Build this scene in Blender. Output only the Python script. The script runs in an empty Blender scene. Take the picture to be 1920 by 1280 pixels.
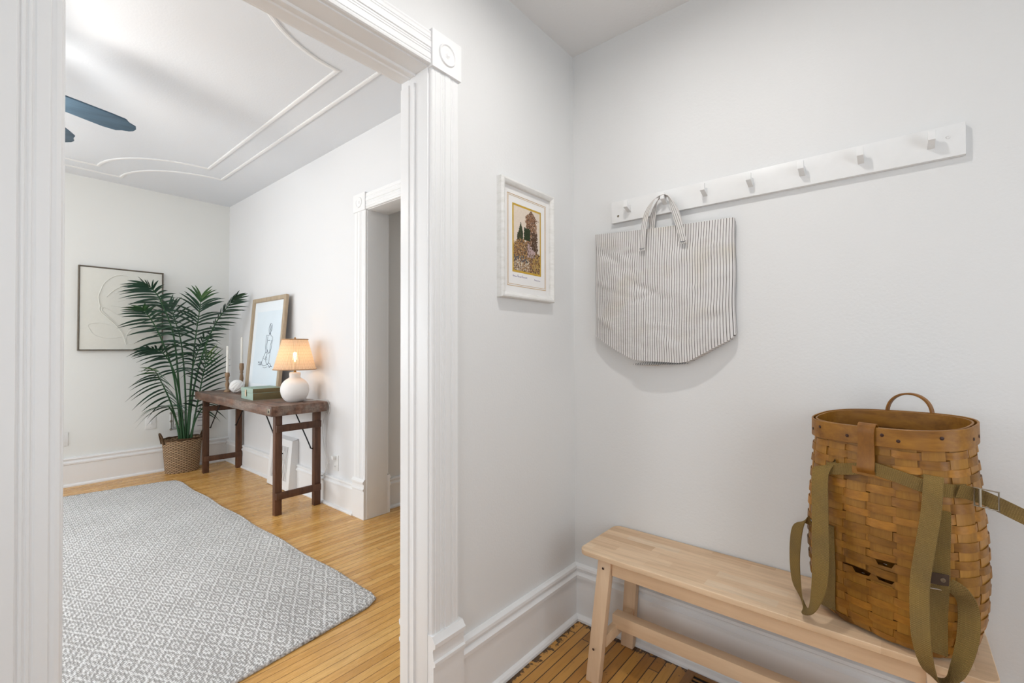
import bpy, bmesh, math, random
from math import sin, cos, pi, radians, sqrt
from mathutils import Vector, Matrix
random.seed(7)
scn = bpy.context.scene
COL = scn.collection

# ------------------------------------------------------------------ materials
def new_mat(name):
    m = bpy.data.materials.new(name); m.use_nodes = True
    nt = m.node_tree
    return m, nt, nt.nodes, nt.links, nt.nodes['Principled BSDF']

def setp(b, base=None, rough=None, spec=None, metal=None):
    if base is not None: b.inputs['Base Color'].default_value = (*base, 1)
    if rough is not None: b.inputs['Roughness'].default_value = rough
    if spec is not None: b.inputs['Specular IOR Level'].default_value = spec
    if metal is not None: b.inputs['Metallic'].default_value = metal

def N(nt, t, **kw):
    n = nt.nodes.new(t)
    for k, v in kw.items(): setattr(n, k, v)
    return n

def math_(nt, op, a, b=None, c=None):
    n = N(nt, 'ShaderNodeMath', operation=op)
    for i, v in enumerate((a, b, c)):
        if v is None: continue
        if hasattr(v, 'links') or hasattr(v, 'is_linked'): nt.links.new(v, n.inputs[i])
        else: n.inputs[i].default_value = v
    return n.outputs[0]

def mixc(nt, fac, a, b, blend='MIX'):
    n = N(nt, 'ShaderNodeMix', data_type='RGBA', blend_type=blend)
    for idx, v in ((0, fac), (6, a), (7, b)):
        if hasattr(v, 'is_linked'): nt.links.new(v, n.inputs[idx])
        elif idx == 0: n.inputs[0].default_value = v
        else: n.inputs[idx].default_value = (*v, 1)
    return n.outputs[2]

def noise(nt, vec, scale, detail=3, rough=.5, sc=(1, 1, 1)):
    mp = N(nt, 'ShaderNodeMapping'); mp.inputs['Scale'].default_value = sc
    nt.links.new(vec, mp.inputs[0])
    n = N(nt, 'ShaderNodeTexNoise'); n.inputs['Scale'].default_value = scale
    n.inputs['Detail'].default_value = detail; n.inputs['Roughness'].default_value = rough
    nt.links.new(mp.outputs[0], n.inputs['Vector'])
    return n.outputs['Fac']

def ramp(nt, fac, stops):
    r = N(nt, 'ShaderNodeValToRGB')
    while len(r.color_ramp.elements) < len(stops): r.color_ramp.elements.new(.5)
    for e, (p, c) in zip(r.color_ramp.elements, stops):
        e.position = p; e.color = (*c, 1) if len(c) == 3 else c
    nt.links.new(fac, r.inputs[0]); return r.outputs[0]

def bump(nt, b, h, dist=.001, strength=1.0):
    n = N(nt, 'ShaderNodeBump'); n.inputs['Distance'].default_value = dist
    n.inputs['Strength'].default_value = strength
    nt.links.new(h, n.inputs['Height']); nt.links.new(n.outputs[0], b.inputs['Normal'])

def objc(nt): return N(nt, 'ShaderNodeTexCoord').outputs['Object']
def tone(nt): return N(nt, 'ShaderNodeAttribute', attribute_name='tone').outputs['Fac']

def paint(name, c, rough=.6, bs=90, bd=.0006):
    m, nt, nd, L, b = new_mat(name); o = objc(nt)
    n1 = noise(nt, o, 1.4, 2)
    col = mixc(nt, n1, tuple(x*.985 for x in c), tuple(min(1, x*1.015) for x in c))
    L.new(col, b.inputs['Base Color']); setp(b, rough=rough, spec=.35)
    bump(nt, b, noise(nt, o, bs, 3), bd)
    return m

def plain(name, c, rough=.5, metal=0, spec=.5, var=.06, sc=40):
    m, nt, nd, L, b = new_mat(name); o = objc(nt)
    n1 = noise(nt, o, sc, 3)
    L.new(mixc(nt, n1, tuple(x*(1-var) for x in c), tuple(min(1, x*(1+var)) for x in c)), b.inputs['Base Color'])
    setp(b, rough=rough, metal=metal, spec=spec)
    return m

def wood(name, dark, light, axis='x', rough=.5, sc=14, stretch=9, bd=.0004, usetone=True, tv=.25):
    m, nt, nd, L, b = new_mat(name); o = objc(nt)
    k = {'x': (1/stretch*2, 2, 2), 'y': (2, 1/stretch*2, 2), 'z': (2, 2, 1/stretch*2)}[axis]
    g = noise(nt, o, sc, 5, .6, k); g2 = noise(nt, o, sc*5, 3, .6, k)
    f = math_(nt, 'ADD', math_(nt, 'MULTIPLY', g, .7), math_(nt, 'MULTIPLY', g2, .3))
    col = ramp(nt, f, [(.3, dark), (.7, light)])
    if usetone:
        t = math_(nt, 'MULTIPLY_ADD', tone(nt), tv*2, 1-tv)
        mm = N(nt, 'ShaderNodeMix', data_type='RGBA', blend_type='MULTIPLY'); mm.inputs[0].default_value = 1
        L.new(col, mm.inputs[6]); L.new(t, mm.inputs[7]); col = mm.outputs[2]
    L.new(col, b.inputs['Base Color']); setp(b, rough=rough, spec=.4)
    bump(nt, b, f, bd)
    return m

def floor_mat(name, cols, w, length, gapc, gapw, rough, dirt=0.0):
    """strip floor, boards along world y"""
    m, nt, nd, L, b = new_mat(name); o = objc(nt)
    s = N(nt, 'ShaderNodeSeparateXYZ'); L.new(o, s.inputs[0]); X, Y = s.outputs[0], s.outputs[1]
    xi = math_(nt, 'DIVIDE', X, w); bi = math_(nt, 'FLOOR', xi); bf = math_(nt, 'FRACT', xi)
    wn = N(nt, 'ShaderNodeTexWhiteNoise', noise_dimensions='1D'); L.new(bi, wn.inputs['W'])
    yo = math_(nt, 'MULTIPLY_ADD', wn.outputs[0], length*7, Y)
    yi = math_(nt, 'DIVIDE', yo, length); ei = math_(nt, 'FLOOR', yi); ef = math_(nt, 'FRACT', yi)
    wn2 = N(nt, 'ShaderNodeTexWhiteNoise', noise_dimensions='2D')
    cb = N(nt, 'ShaderNodeCombineXYZ'); L.new(bi, cb.inputs[0]); L.new(ei, cb.inputs[1]); L.new(cb.outputs[0], wn2.inputs['Vector'])
    base = ramp(nt, wn2.outputs[0], [(0, cols[0]), (.5, cols[1]), (1, cols[2])])
    g = noise(nt, o, 22, 5, .6, (2.2, .22, 1)); g2 = noise(nt, o, 90, 3, .6, (2.2, .15, 1))
    gg = math_(nt, 'ADD', math_(nt, 'MULTIPLY', g, .6), math_(nt, 'MULTIPLY', g2, .4))
    shade = ramp(nt, gg, [(.28, (.70, .68, .64)), (.5, (1, 1, 1)), (.75, (1.0, 1.0, 1.0))])
    mm = N(nt, 'ShaderNodeMix', data_type='RGBA', blend_type='MULTIPLY'); mm.inputs[0].default_value = 1
    L.new(base, mm.inputs[6]); L.new(shade, mm.inputs[7]); col = mm.outputs[2]
    # gaps
    dx = math_(nt, 'MULTIPLY', math_(nt, 'MINIMUM', bf, math_(nt, 'SUBTRACT', 1, bf)), w)
    dy = math_(nt, 'MULTIPLY', math_(nt, 'MINIMUM', ef, math_(nt, 'SUBTRACT', 1, ef)), length)
    dd = math_(nt, 'MINIMUM', dx, dy)
    mr = N(nt, 'ShaderNodeMapRange'); L.new(dd, mr.inputs[0])
    mr.inputs[1].default_value = gapw*.35; mr.inputs[2].default_value = gapw; mr.inputs[3].default_value = 1; mr.inputs[4].default_value = 0
    gapf = mr.outputs[0]
    if dirt:
        sp = noise(nt, o, 60, 4, .7, (1.5, .5, 1)); spm = noise(nt, o, 5, 2)
        dk = math_(nt, 'MULTIPLY', math_(nt, 'GREATER_THAN', sp, .66), math_(nt, 'GREATER_THAN', spm, .5))
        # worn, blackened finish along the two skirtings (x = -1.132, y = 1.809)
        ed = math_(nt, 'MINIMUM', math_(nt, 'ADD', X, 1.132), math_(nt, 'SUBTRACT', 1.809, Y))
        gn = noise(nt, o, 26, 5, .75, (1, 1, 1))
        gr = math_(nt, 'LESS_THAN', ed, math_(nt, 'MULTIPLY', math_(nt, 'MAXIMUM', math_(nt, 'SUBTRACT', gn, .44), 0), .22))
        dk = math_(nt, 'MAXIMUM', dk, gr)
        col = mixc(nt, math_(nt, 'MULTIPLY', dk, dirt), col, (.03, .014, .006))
    col = mixc(nt, gapf, col, gapc)
    L.new(col, b.inputs['Base Color']); setp(b, rough=rough, spec=.5)
    rr = math_(nt, 'MULTIPLY_ADD', gg, .12, rough-.06); L.new(rr, b.inputs['Roughness'])
    bump(nt, b, math_(nt, 'MULTIPLY_ADD', gapf, -1.0, math_(nt, 'MULTIPLY', wn2.outputs[0], .25)), .0007)
    return m

M = {}
M['wall'] = paint('warm_white_wall_paint', (.77, .77, .765), .62, 120, .0005)
M['wall_liv'] = paint('white_wall_paint', (.775, .775, .78), .6, 120, .0004)
M['wall_far'] = paint('pale_grey_wall_paint', (.80, .805, .78), .6, 120, .0004)
M['hall'] = paint('grey_hall_paint', (.76, .75, .73), .6)
M['ceil'] = paint('ceiling_paint', (.79, .785, .78), .75)
M['ceil_liv'] = paint('living_ceiling_paint', (.775, .80, .835), .75)
M['trim'] = paint('white_trim_gloss', (.84, .84, .84), .34, 40, .0005)
M['trim_sharp'] = paint('white_trim_gloss_fine', (.85, .85, .85), .36, 60, .00025)
M['floor_liv'] = floor_mat('honey_strip_floor', [(.59, .30, .075), (.71, .385, .11), (.77, .45, .145)], .042, 1.6, (.19, .075, .022), .0016, .27)
M['floor_ent'] = floor_mat('worn_strip_floor', [(.37, .155, .028), (.50, .24, .05), (.60, .31, .075)], .042, 1.1, (.025, .01, .004), .0026, .4, .9)
M['white'] = plain('white_satin_paint', (.82, .82, .815), .4, var=.02)
M['plastic'] = plain('white_plastic', (.80, .80, .79), .35, var=.02)
M['dark'] = plain('dark_recess', (.012, .011, .012), .8)
M['ink'] = plain('ink_line', (.035, .05, .085), .8)
M['violet'] = plain('violet_pencil', (.22, .18, .36), .8)
M['greyprint'] = plain('grey_print', (.16, .16, .18), .7)
M['steel'] = plain('steel', (.55, .53, .50), .3, 1)
M['oldsteel'] = plain('tarnished_steel', (.33, .29, .23), .38, 1)
M['brass'] = plain('aged_brass', (.42, .24, .08), .35, 1)
M['iron'] = plain('black_iron', (.012, .013, .016), .45, .6)
M['bench'] = wood('birch', (.68, .465, .285), (.82, .61, .41), 'x', .5, 9, 10, .0002, True, .12)
M['bench_leg'] = wood('birch_upright', (.65, .45, .285), (.79, .585, .40), 'z', .5, 9, 10, .0002, True, .08)
M['table'] = wood('reclaimed_dark_wood', (.045, .018, .009), (.17, .075, .038), 'z', .5, 12, 8, .0008, True, .3)
M['splint'] = wood('ash_splint', (.175, .066, .007), (.385, .172, .021), 'x', .42, 16, 8, .0003, True, .45)
M['splint_v'] = wood('ash_stave', (.225, .094, .011), (.43, .205, .031), 'z', .42, 16, 8, .0003, True, .25)
M['leather'] = wood('brown_leather', (.18, .066, .006), (.30, .122, .013), 'z', .45, 20, 2, .0002, False)
M['darkleather'] = plain('dark_brown_leather', (.05, .026, .013), .6, sc=60, var=.3)
M['rivet'] = plain('dark_copper', (.055, .025, .018), .5, .4)
M['candle'] = plain('ivory_wax', (.86, .84, .78), .45, var=.02)
M['turned'] = wood('turned_pale_wood', (.22, .135, .075), (.40, .27, .165), 'z', .6, 30, 5)
M['ceramic'] = plain('matte_white_ceramic', (.84, .82, .80), .7, var=.03, sc=25)
M['knot'] = plain('white_cotton', (.80, .79, .77), .9, var=.12, sc=60)
M['fan'] = wood('blue_black_blade', (.045, .082, .125), (.085, .145, .205), 'y', .35, 10, 8, .0001, False)
M['fan_dark'] = plain('black_fan_edge', (.008, .009, .012), .4)
M['soil'] = plain('dry_moss', (.06, .045, .025), .95, var=.5, sc=60)
M['stem'] = plain('green_stem', (.022, .085, .028), .45, var=.25, sc=20)
M['paper'] = plain('white_mat_board', (.82, .805, .79), .8, var=.02)
M['bluemat'] = plain('cool_white_mat', (.75, .80, .84), .8, var=.02)
M['bluepaper'] = plain('pale_blue_paper', (.68, .765, .825), .8, var=.03, sc=6)
M['gold'] = plain('gold_border', (.55, .34, .03), .5, var=.25, sc=50)
M['tanline'] = plain('tan_line', (.55, .36, .16), .7)
M['champagne'] = wood('champagne_wood', (.33, .25, .165), (.52, .42, .30), 'z', .5, 20, 8, .0002, False)
M['bronze'] = plain('bronze_edge', (.15, .125, .095), .45, .2, var=.15)
M['canvas'] = plain('cream_plaster_canvas', (.72, .715, .66), .85, var=.03, sc=30)
M['sage'] = plain('sage_green_linen', (.33, .43, .365), .8, var=.12, sc=140)
M['olive'] = plain('dark_box_ends', (.125, .105, .05), .8, var=.15, sc=140)  # ends of the storage box, darker and browner than its other sides
M['cream'] = plain('cream_leather', (.66, .50, .34), .6)
M['cord'] = plain('clear_white_cord', (.68, .68, .67), .4)

# whitewashed picture frame
def whitewash():
    m, nt, nd, L, b = new_mat('whitewashed_frame'); o = objc(nt)
    g = noise(nt, o, 30, 5, .65, (1, .5, 2.5))
    L.new(ramp(nt, g, [(.3, (.70, .69, .655)), (.55, (.80, .79, .77))]), b.inputs['Base Color'])
    setp(b, rough=.5); bump(nt, b, g, .0006); return m
M['whitewash'] = whitewash()

# bench top of glued strips along x
def benchtop():
    m, nt, nd, L, b = new_mat('birch_glued_strips'); o = objc(nt)
    s = N(nt, 'ShaderNodeSeparateXYZ'); L.new(o, s.inputs[0]); X, Y = s.outputs[0], s.outputs[1]
    yi = math_(nt, 'DIVIDE', math_(nt, 'ADD', Y, .004), .042); bi = math_(nt, 'FLOOR', yi)
    wn = N(nt, 'ShaderNodeTexWhiteNoise', noise_dimensions='1D'); L.new(bi, wn.inputs['W'])
    ei = math_(nt, 'FLOOR', math_(nt, 'DIVIDE', math_(nt, 'MULTIPLY_ADD', wn.outputs[0], 3.1, X), .21))
    wn2 = N(nt, 'ShaderNodeTexWhiteNoise', noise_dimensions='2D')
    cb = N(nt, 'ShaderNodeCombineXYZ'); L.new(bi, cb.inputs[0]); L.new(ei, cb.inputs[1]); L.new(cb.outputs[0], wn2.inputs['Vector'])
    base = ramp(nt, wn2.outputs[0], [(0, (.66, .44, .265)), (.35, (.77, .55, .355)), (.75, (.83, .62, .42)), (1, (.80, .62, .44))])
    g = noise(nt, o, 24, 5, .6, (.25, 2.2, 2.2))
    sh = ramp(nt, g, [(.3, (.84, .82, .79)), (.6, (1, 1, 1))])
    mm = N(nt, 'ShaderNodeMix', data_type='RGBA', blend_type='MULTIPLY'); mm.inputs[0].default_value = 1
    L.new(base, mm.inputs[6]); L.new(sh, mm.inputs[7]); L.new(mm.outputs[2], b.inputs['Base Color'])
    setp(b, rough=.48, spec=.4); bump(nt, b, g, .0002); return m
M['benchtop'] = benchtop()

# reclaimed table top with worn patches
def tabletop():
    m, nt, nd, L, b = new_mat('worn_table_planks'); o = objc(nt)
    g = noise(nt, o, 13, 6, .65, (.35, 2, 2)); p = noise(nt, o, 4.5, 4, .6, (.7, 1.5, 1.5)); q = noise(nt, o, 60, 4, .7, (.4, 2, 2))
    c1 = ramp(nt, g, [(.3, (.045, .019, .010)), (.52, (.15, .07, .04)), (.75, (.28, .155, .10))])
    c2 = ramp(nt, q, [(.35, (.13, .112, .10)), (.65, (.32, .265, .22))])
    f = math_(nt, 'MULTIPLY', math_(nt, 'GREATER_THAN', p, .5), .55)
    pf = ramp(nt, p, [(.44, (0, 0, 0)), (.60, (.6, .6, .6))])
    col = mixc(nt, pf, c1, c2)
    ch = ramp(nt, noise(nt, o, 17, 5, .7, (.5, 1.4, 1.4)), [(.64, (0, 0, 0)), (.72, (1, 1, 1))])
    col = mixc(nt, ch, col, (.40, .21, .13))
    L.new(col, b.inputs['Base Color']); setp(b, rough=.45, spec=.5); bump(nt, b, g, .0012); return m
M['tabletop'] = tabletop()

# pale rug with concentric diamonds in braided yarn
def rugmat():
    m, nt, nd, L, b = new_mat('diamond_braided_wool'); o = objc(nt)
    mp = N(nt, 'ShaderNodeMapping'); mp.inputs['Rotation'].default_value = (0, 0, radians(1.0)); L.new(o, mp.inputs[0])
    s = N(nt, 'ShaderNodeSeparateXYZ'); L.new(mp.outputs[0], s.inputs[0]); X, Y = s.outputs[0], s.outputs[1]
    wob = noise(nt, o, 18, 2)
    X2 = math_(nt, 'MULTIPLY_ADD', wob, .016, X); Y2 = math_(nt, 'MULTIPLY_ADD', wob, .010, Y)
    def tri(v, p):
        f = math_(nt, 'FRACT', math_(nt, 'DIVIDE', v, p))
        return math_(nt, 'ABSOLUTE', math_(nt, 'MULTIPLY_ADD', f, 2, -1))
    d = math_(nt, 'ADD', tri(math_(nt, 'ADD', X2, -1.495+.147*.5-.006), .147), tri(math_(nt, 'ADD', Y2, -.96+.0765*.5-.005), .0765))
    e = math_(nt, 'ABSOLUTE', math_(nt, 'ADD', d, -1))
    ring = math_(nt, 'MULTIPLY_ADD', math_(nt, 'COSINE', math_(nt, 'MULTIPLY', e, 3*pi)), .5, .5)
    # braid stitches
    st = math_(nt, 'MULTIPLY', math_(nt, 'ABSOLUTE', math_(nt, 'SINE', math_(nt, 'MULTIPLY', math_(nt, 'ADD', X2, math_(nt, 'MULTIPLY', Y2, .5)), pi/.0125))),
               math_(nt, 'ABSOLUTE', math_(nt, 'SINE', math_(nt, 'MULTIPLY', Y2, pi/.011))))
    vo = N(nt, 'ShaderNodeTexVoronoi'); vo.inputs['Scale'].default_value = 105; L.new(o, vo.inputs['Vector'])
    h = math_(nt, 'ADD', math_(nt, 'MULTIPLY', ring, .38), math_(nt, 'ADD', math_(nt, 'MULTIPLY', st, .42), math_(nt, 'MULTIPLY', vo.outputs['Distance'], -.55)))
    big = noise(nt, o, 3, 3)
    hh = math_(nt, 'MULTIPLY_ADD', math_(nt, 'SUBTRACT', big, .5), .30, h)
    col = ramp(nt, hh, [(0.0, (.38, .365, .35)), (.13, (.64, .625, .61)), (.32, (.84, .83, .82)), (.6, (.91, .905, .90))])
    L.new(col, b.inputs['Base Color']); setp(b, rough=.95, spec=.15); b.inputs['Sheen Weight'].default_value = .5; b.inputs['Sheen Roughness'].default_value = .4
    bump(nt, b, h, .006, .9); return m
M['rug'] = rugmat()
def rugedge():
    m, nt, nd, L, b = new_mat('corded_rug_edge'); o = objc(nt)
    vo = N(nt, 'ShaderNodeTexVoronoi'); vo.inputs['Scale'].default_value = 95; L.new(o, vo.inputs['Vector'])
    L.new(ramp(nt, vo.outputs['Distance'], [(.15, (.78, .76, .74)), (.6, (.50, .47, .45)), (.9, (.24, .22, .20))]), b.inputs['Base Color'])
    setp(b, rough=.95, spec=.15); bump(nt, b, vo.outputs['Distance'], -.008); return m
M['rugedge'] = rugedge()

# striped canvas: uv.x counts stripes
def striped():
    m, nt, nd, L, b = new_mat('ticking_stripe_canvas')
    uv = N(nt, 'ShaderNodeUVMap'); s = N(nt, 'ShaderNodeSeparateXYZ'); L.new(uv.outputs[0], s.inputs[0])
    o = objc(nt)
    f = math_(nt, 'FRACT', s.outputs[0]); dst = math_(nt, 'ABSOLUTE', math_(nt, 'SUBTRACT', f, .5))
    mr = N(nt, 'ShaderNodeMapRange'); L.new(dst, mr.inputs[0])
    mr.inputs[1].default_value = .072; mr.inputs[2].default_value = .130; mr.inputs[3].default_value = 1; mr.inputs[4].default_value = 0
    st = noise(nt, o, 7, 3, .6, (.6, 1, .9))
    base = mixc(nt, ramp(nt, st, [(.52, (0, 0, 0)), (.72, (1, 1, 1))]), (.73, .705, .69), (.69, .645, .575))
    col = mixc(nt, mr.outputs[0], base, (.085, .072, .066))
    L.new(col, b.inputs['Base Color']); setp(b, rough=.9, spec=.1)
    w = noise(nt, o, 13, 4, .55, (1.0, 1, 1.6)); w2 = noise(nt, o, 300, 2)
    bump(nt, b, math_(nt, 'MULTIPLY_ADD', w2, .05, w), .010, .6); return m
M['stripe'] = striped()

# olive webbing
def webbing():
    m, nt, nd, L, b = new_mat('olive_cotton_webbing')
    uv = N(nt, 'ShaderNodeUVMap'); s = N(nt, 'ShaderNodeSeparateXYZ'); L.new(uv.outputs[0], s.inputs[0]); U, V = s.outputs[0], s.outputs[1]
    a = math_(nt, 'SINE', math_(nt, 'MULTIPLY', U, 2*pi*9))
    ph = math_(nt, 'MULTIPLY', math_(nt, 'SIGN', a), .9)
    c = math_(nt, 'SINE', math_(nt, 'ADD', math_(nt, 'MULTIPLY', V, 2*pi/.0042), ph))
    h = math_(nt, 'MULTIPLY', math_(nt, 'ABSOLUTE', a), math_(nt, 'MULTIPLY_ADD', c, .5, .5))
    o = objc(nt); g = noise(nt, o, 9, 3)
    c1 = ramp(nt, g, [(.35, (.285, .195, .078)), (.65, (.39, .255, .078))])
    col = mixc(nt, h, (.115, .074, .026), c1)
    mm = mixc(nt, .35, col, c1)
    L.new(mm, b.inputs['Base Color']); setp(b, rough=.85, spec=.15); bump(nt, b, h, .0012, .8); return m
M['webbing'] = webbing()

# woven wicker by uv: u around, v height (both in cells)
def wicker(name, c0, c1, cd, bd=.004, glow=False):
    m, nt, nd, L, b = new_mat(name)
    uv = N(nt, 'ShaderNodeUVMap'); s = N(nt, 'ShaderNodeSeparateXYZ'); L.new(uv.outputs[0], s.inputs[0]); U, V = s.outputs[0], s.outputs[1]
    row = math_(nt, 'FLOOR', V); vf = math_(nt, 'FRACT', V)
    r = math_(nt, 'ABSOLUTE', math_(nt, 'SINE', math_(nt, 'MULTIPLY', V, pi)))
    over = math_(nt, 'SINE', math_(nt, 'MULTIPLY', math_(nt, 'ADD', U, row), pi))
    h = math_(nt, 'MULTIPLY', r, math_(nt, 'MULTIPLY_ADD', over, .4, .6))
    o = objc(nt); g = noise(nt, o, 45, 3)
    cc = mixc(nt, g, c0, c1)
    col = mixc(nt, ramp(nt, h, [(.1, (0, 0, 0)), (.55, (1, 1, 1))]), cd, cc)
    L.new(col, b.inputs['Base Color']); setp(b, rough=.7, spec=.2); bump(nt, b, h, bd)
    if glow:
        out = nd['Material Output']
        tr = N(nt, 'ShaderNodeBsdfTranslucent'); L.new(col, tr.inputs[0])
        mx = N(nt, 'ShaderNodeMixShader'); mx.inputs[0].default_value = .5
        L.new(b.outputs[0], mx.inputs[1]); L.new(tr.outputs[0], mx.inputs[2])
        tp = N(nt, 'ShaderNodeBsdfTransparent')
        hole = math_(nt, 'MULTIPLY', math_(nt, 'LESS_THAN', r, .13), math_(nt, 'GREATER_THAN', math_(nt, 'ABSOLUTE', math_(nt, 'SINE', math_(nt, 'MULTIPLY', U, pi))), .5))
        m2 = N(nt, 'ShaderNodeMixShader'); L.new(math_(nt, 'MULTIPLY', hole, .85), m2.inputs[0])
        L.new(mx.outputs[0], m2.inputs[1]); L.new(tp.outputs[0], m2.inputs[2]); L.new(m2.outputs[0], out.inputs[0])
    return m
M['wicker'] = wicker('brown_wicker', (.52, .345, .21), (.70, .51, .33), (.09, .052, .026), .006)
def shademat():
    m, nt, nd, L, b = new_mat('rattan_shade')
    uv = N(nt, 'ShaderNodeUVMap'); sp = N(nt, 'ShaderNodeSeparateXYZ'); L.new(uv.outputs[0], sp.inputs[0]); U_, V_ = sp.outputs[0], sp.outputs[1]
    o = objc(nt); g = noise(nt, o, 30, 3); wv = math_(nt, 'MULTIPLY_ADD', g, .5, V_)
    r = math_(nt, 'ABSOLUTE', math_(nt, 'SINE', math_(nt, 'MULTIPLY', U_, pi)))
    hb = math_(nt, 'ABSOLUTE', math_(nt, 'SINE', math_(nt, 'MULTIPLY', wv, pi)))
    h = math_(nt, 'MULTIPLY', r, ramp(nt, hb, [(.05, (.55, .55, .55)), (.22, (1, 1, 1))]))
    col = ramp(nt, h, [(.12, (.45, .30, .18)), (.5, (.76, .59, .43)), (1, (.84, .70, .55))])
    L.new(col, b.inputs['Base Color']); setp(b, rough=.75, spec=.15); bump(nt, b, h, .0025)
    tr = N(nt, 'ShaderNodeBsdfTranslucent'); L.new(col, tr.inputs[0])
    mx = N(nt, 'ShaderNodeMixShader'); mx.inputs[0].default_value = .5; L.new(b.outputs[0], mx.inputs[1]); L.new(tr.outputs[0], mx.inputs[2])
    tp = N(nt, 'ShaderNodeBsdfTransparent'); m2 = N(nt, 'ShaderNodeMixShader')
    L.new(math_(nt, 'MULTIPLY', math_(nt, 'LESS_THAN', r, .22), .55), m2.inputs[0]); L.new(mx.outputs[0], m2.inputs[1]); L.new(tp.outputs[0], m2.inputs[2])
    L.new(m2.outputs[0], nd['Material Output'].inputs[0]); return m
M['shade'] = shademat()

def leafmat():
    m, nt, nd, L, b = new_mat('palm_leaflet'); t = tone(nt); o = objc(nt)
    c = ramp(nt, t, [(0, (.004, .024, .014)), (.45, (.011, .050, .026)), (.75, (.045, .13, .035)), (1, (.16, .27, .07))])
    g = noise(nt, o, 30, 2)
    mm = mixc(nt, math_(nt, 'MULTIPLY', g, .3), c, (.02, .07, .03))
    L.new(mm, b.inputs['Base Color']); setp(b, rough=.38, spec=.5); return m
M['leaf'] = leafmat()

def colattr():
    m, nt, nd, L, b = new_mat('printed_watercolour')
    a = N(nt, 'ShaderNodeAttribute', attribute_name='Col'); o = objc(nt)
    L.new(a.outputs['Color'], b.inputs['Base Color']); setp(b, rough=.7, spec=.2); return m
M['print'] = colattr()

def emit(name, c, s):
    m, nt, nd, L, b = new_mat(name)
    setp(b, base=c); b.inputs['Emission Color'].default_value = (*c, 1); b.inputs['Emission Strength'].default_value = s; return m
def glass():
    m, nt, nd, L, b = new_mat('window_glass')
    g = N(nt, 'ShaderNodeBsdfGlossy'); g.inputs['Roughness'].default_value = .02
    t = N(nt, 'ShaderNodeBsdfTransparent'); mx = N(nt, 'ShaderNodeMixShader'); mx.inputs[0].default_value = .06
    L.new(t.outputs[0], mx.inputs[1]); L.new(g.outputs[0], mx.inputs[2]); L.new(mx.outputs[0], nd['Material Output'].inputs[0]); return m
M['glass'] = glass()

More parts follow.
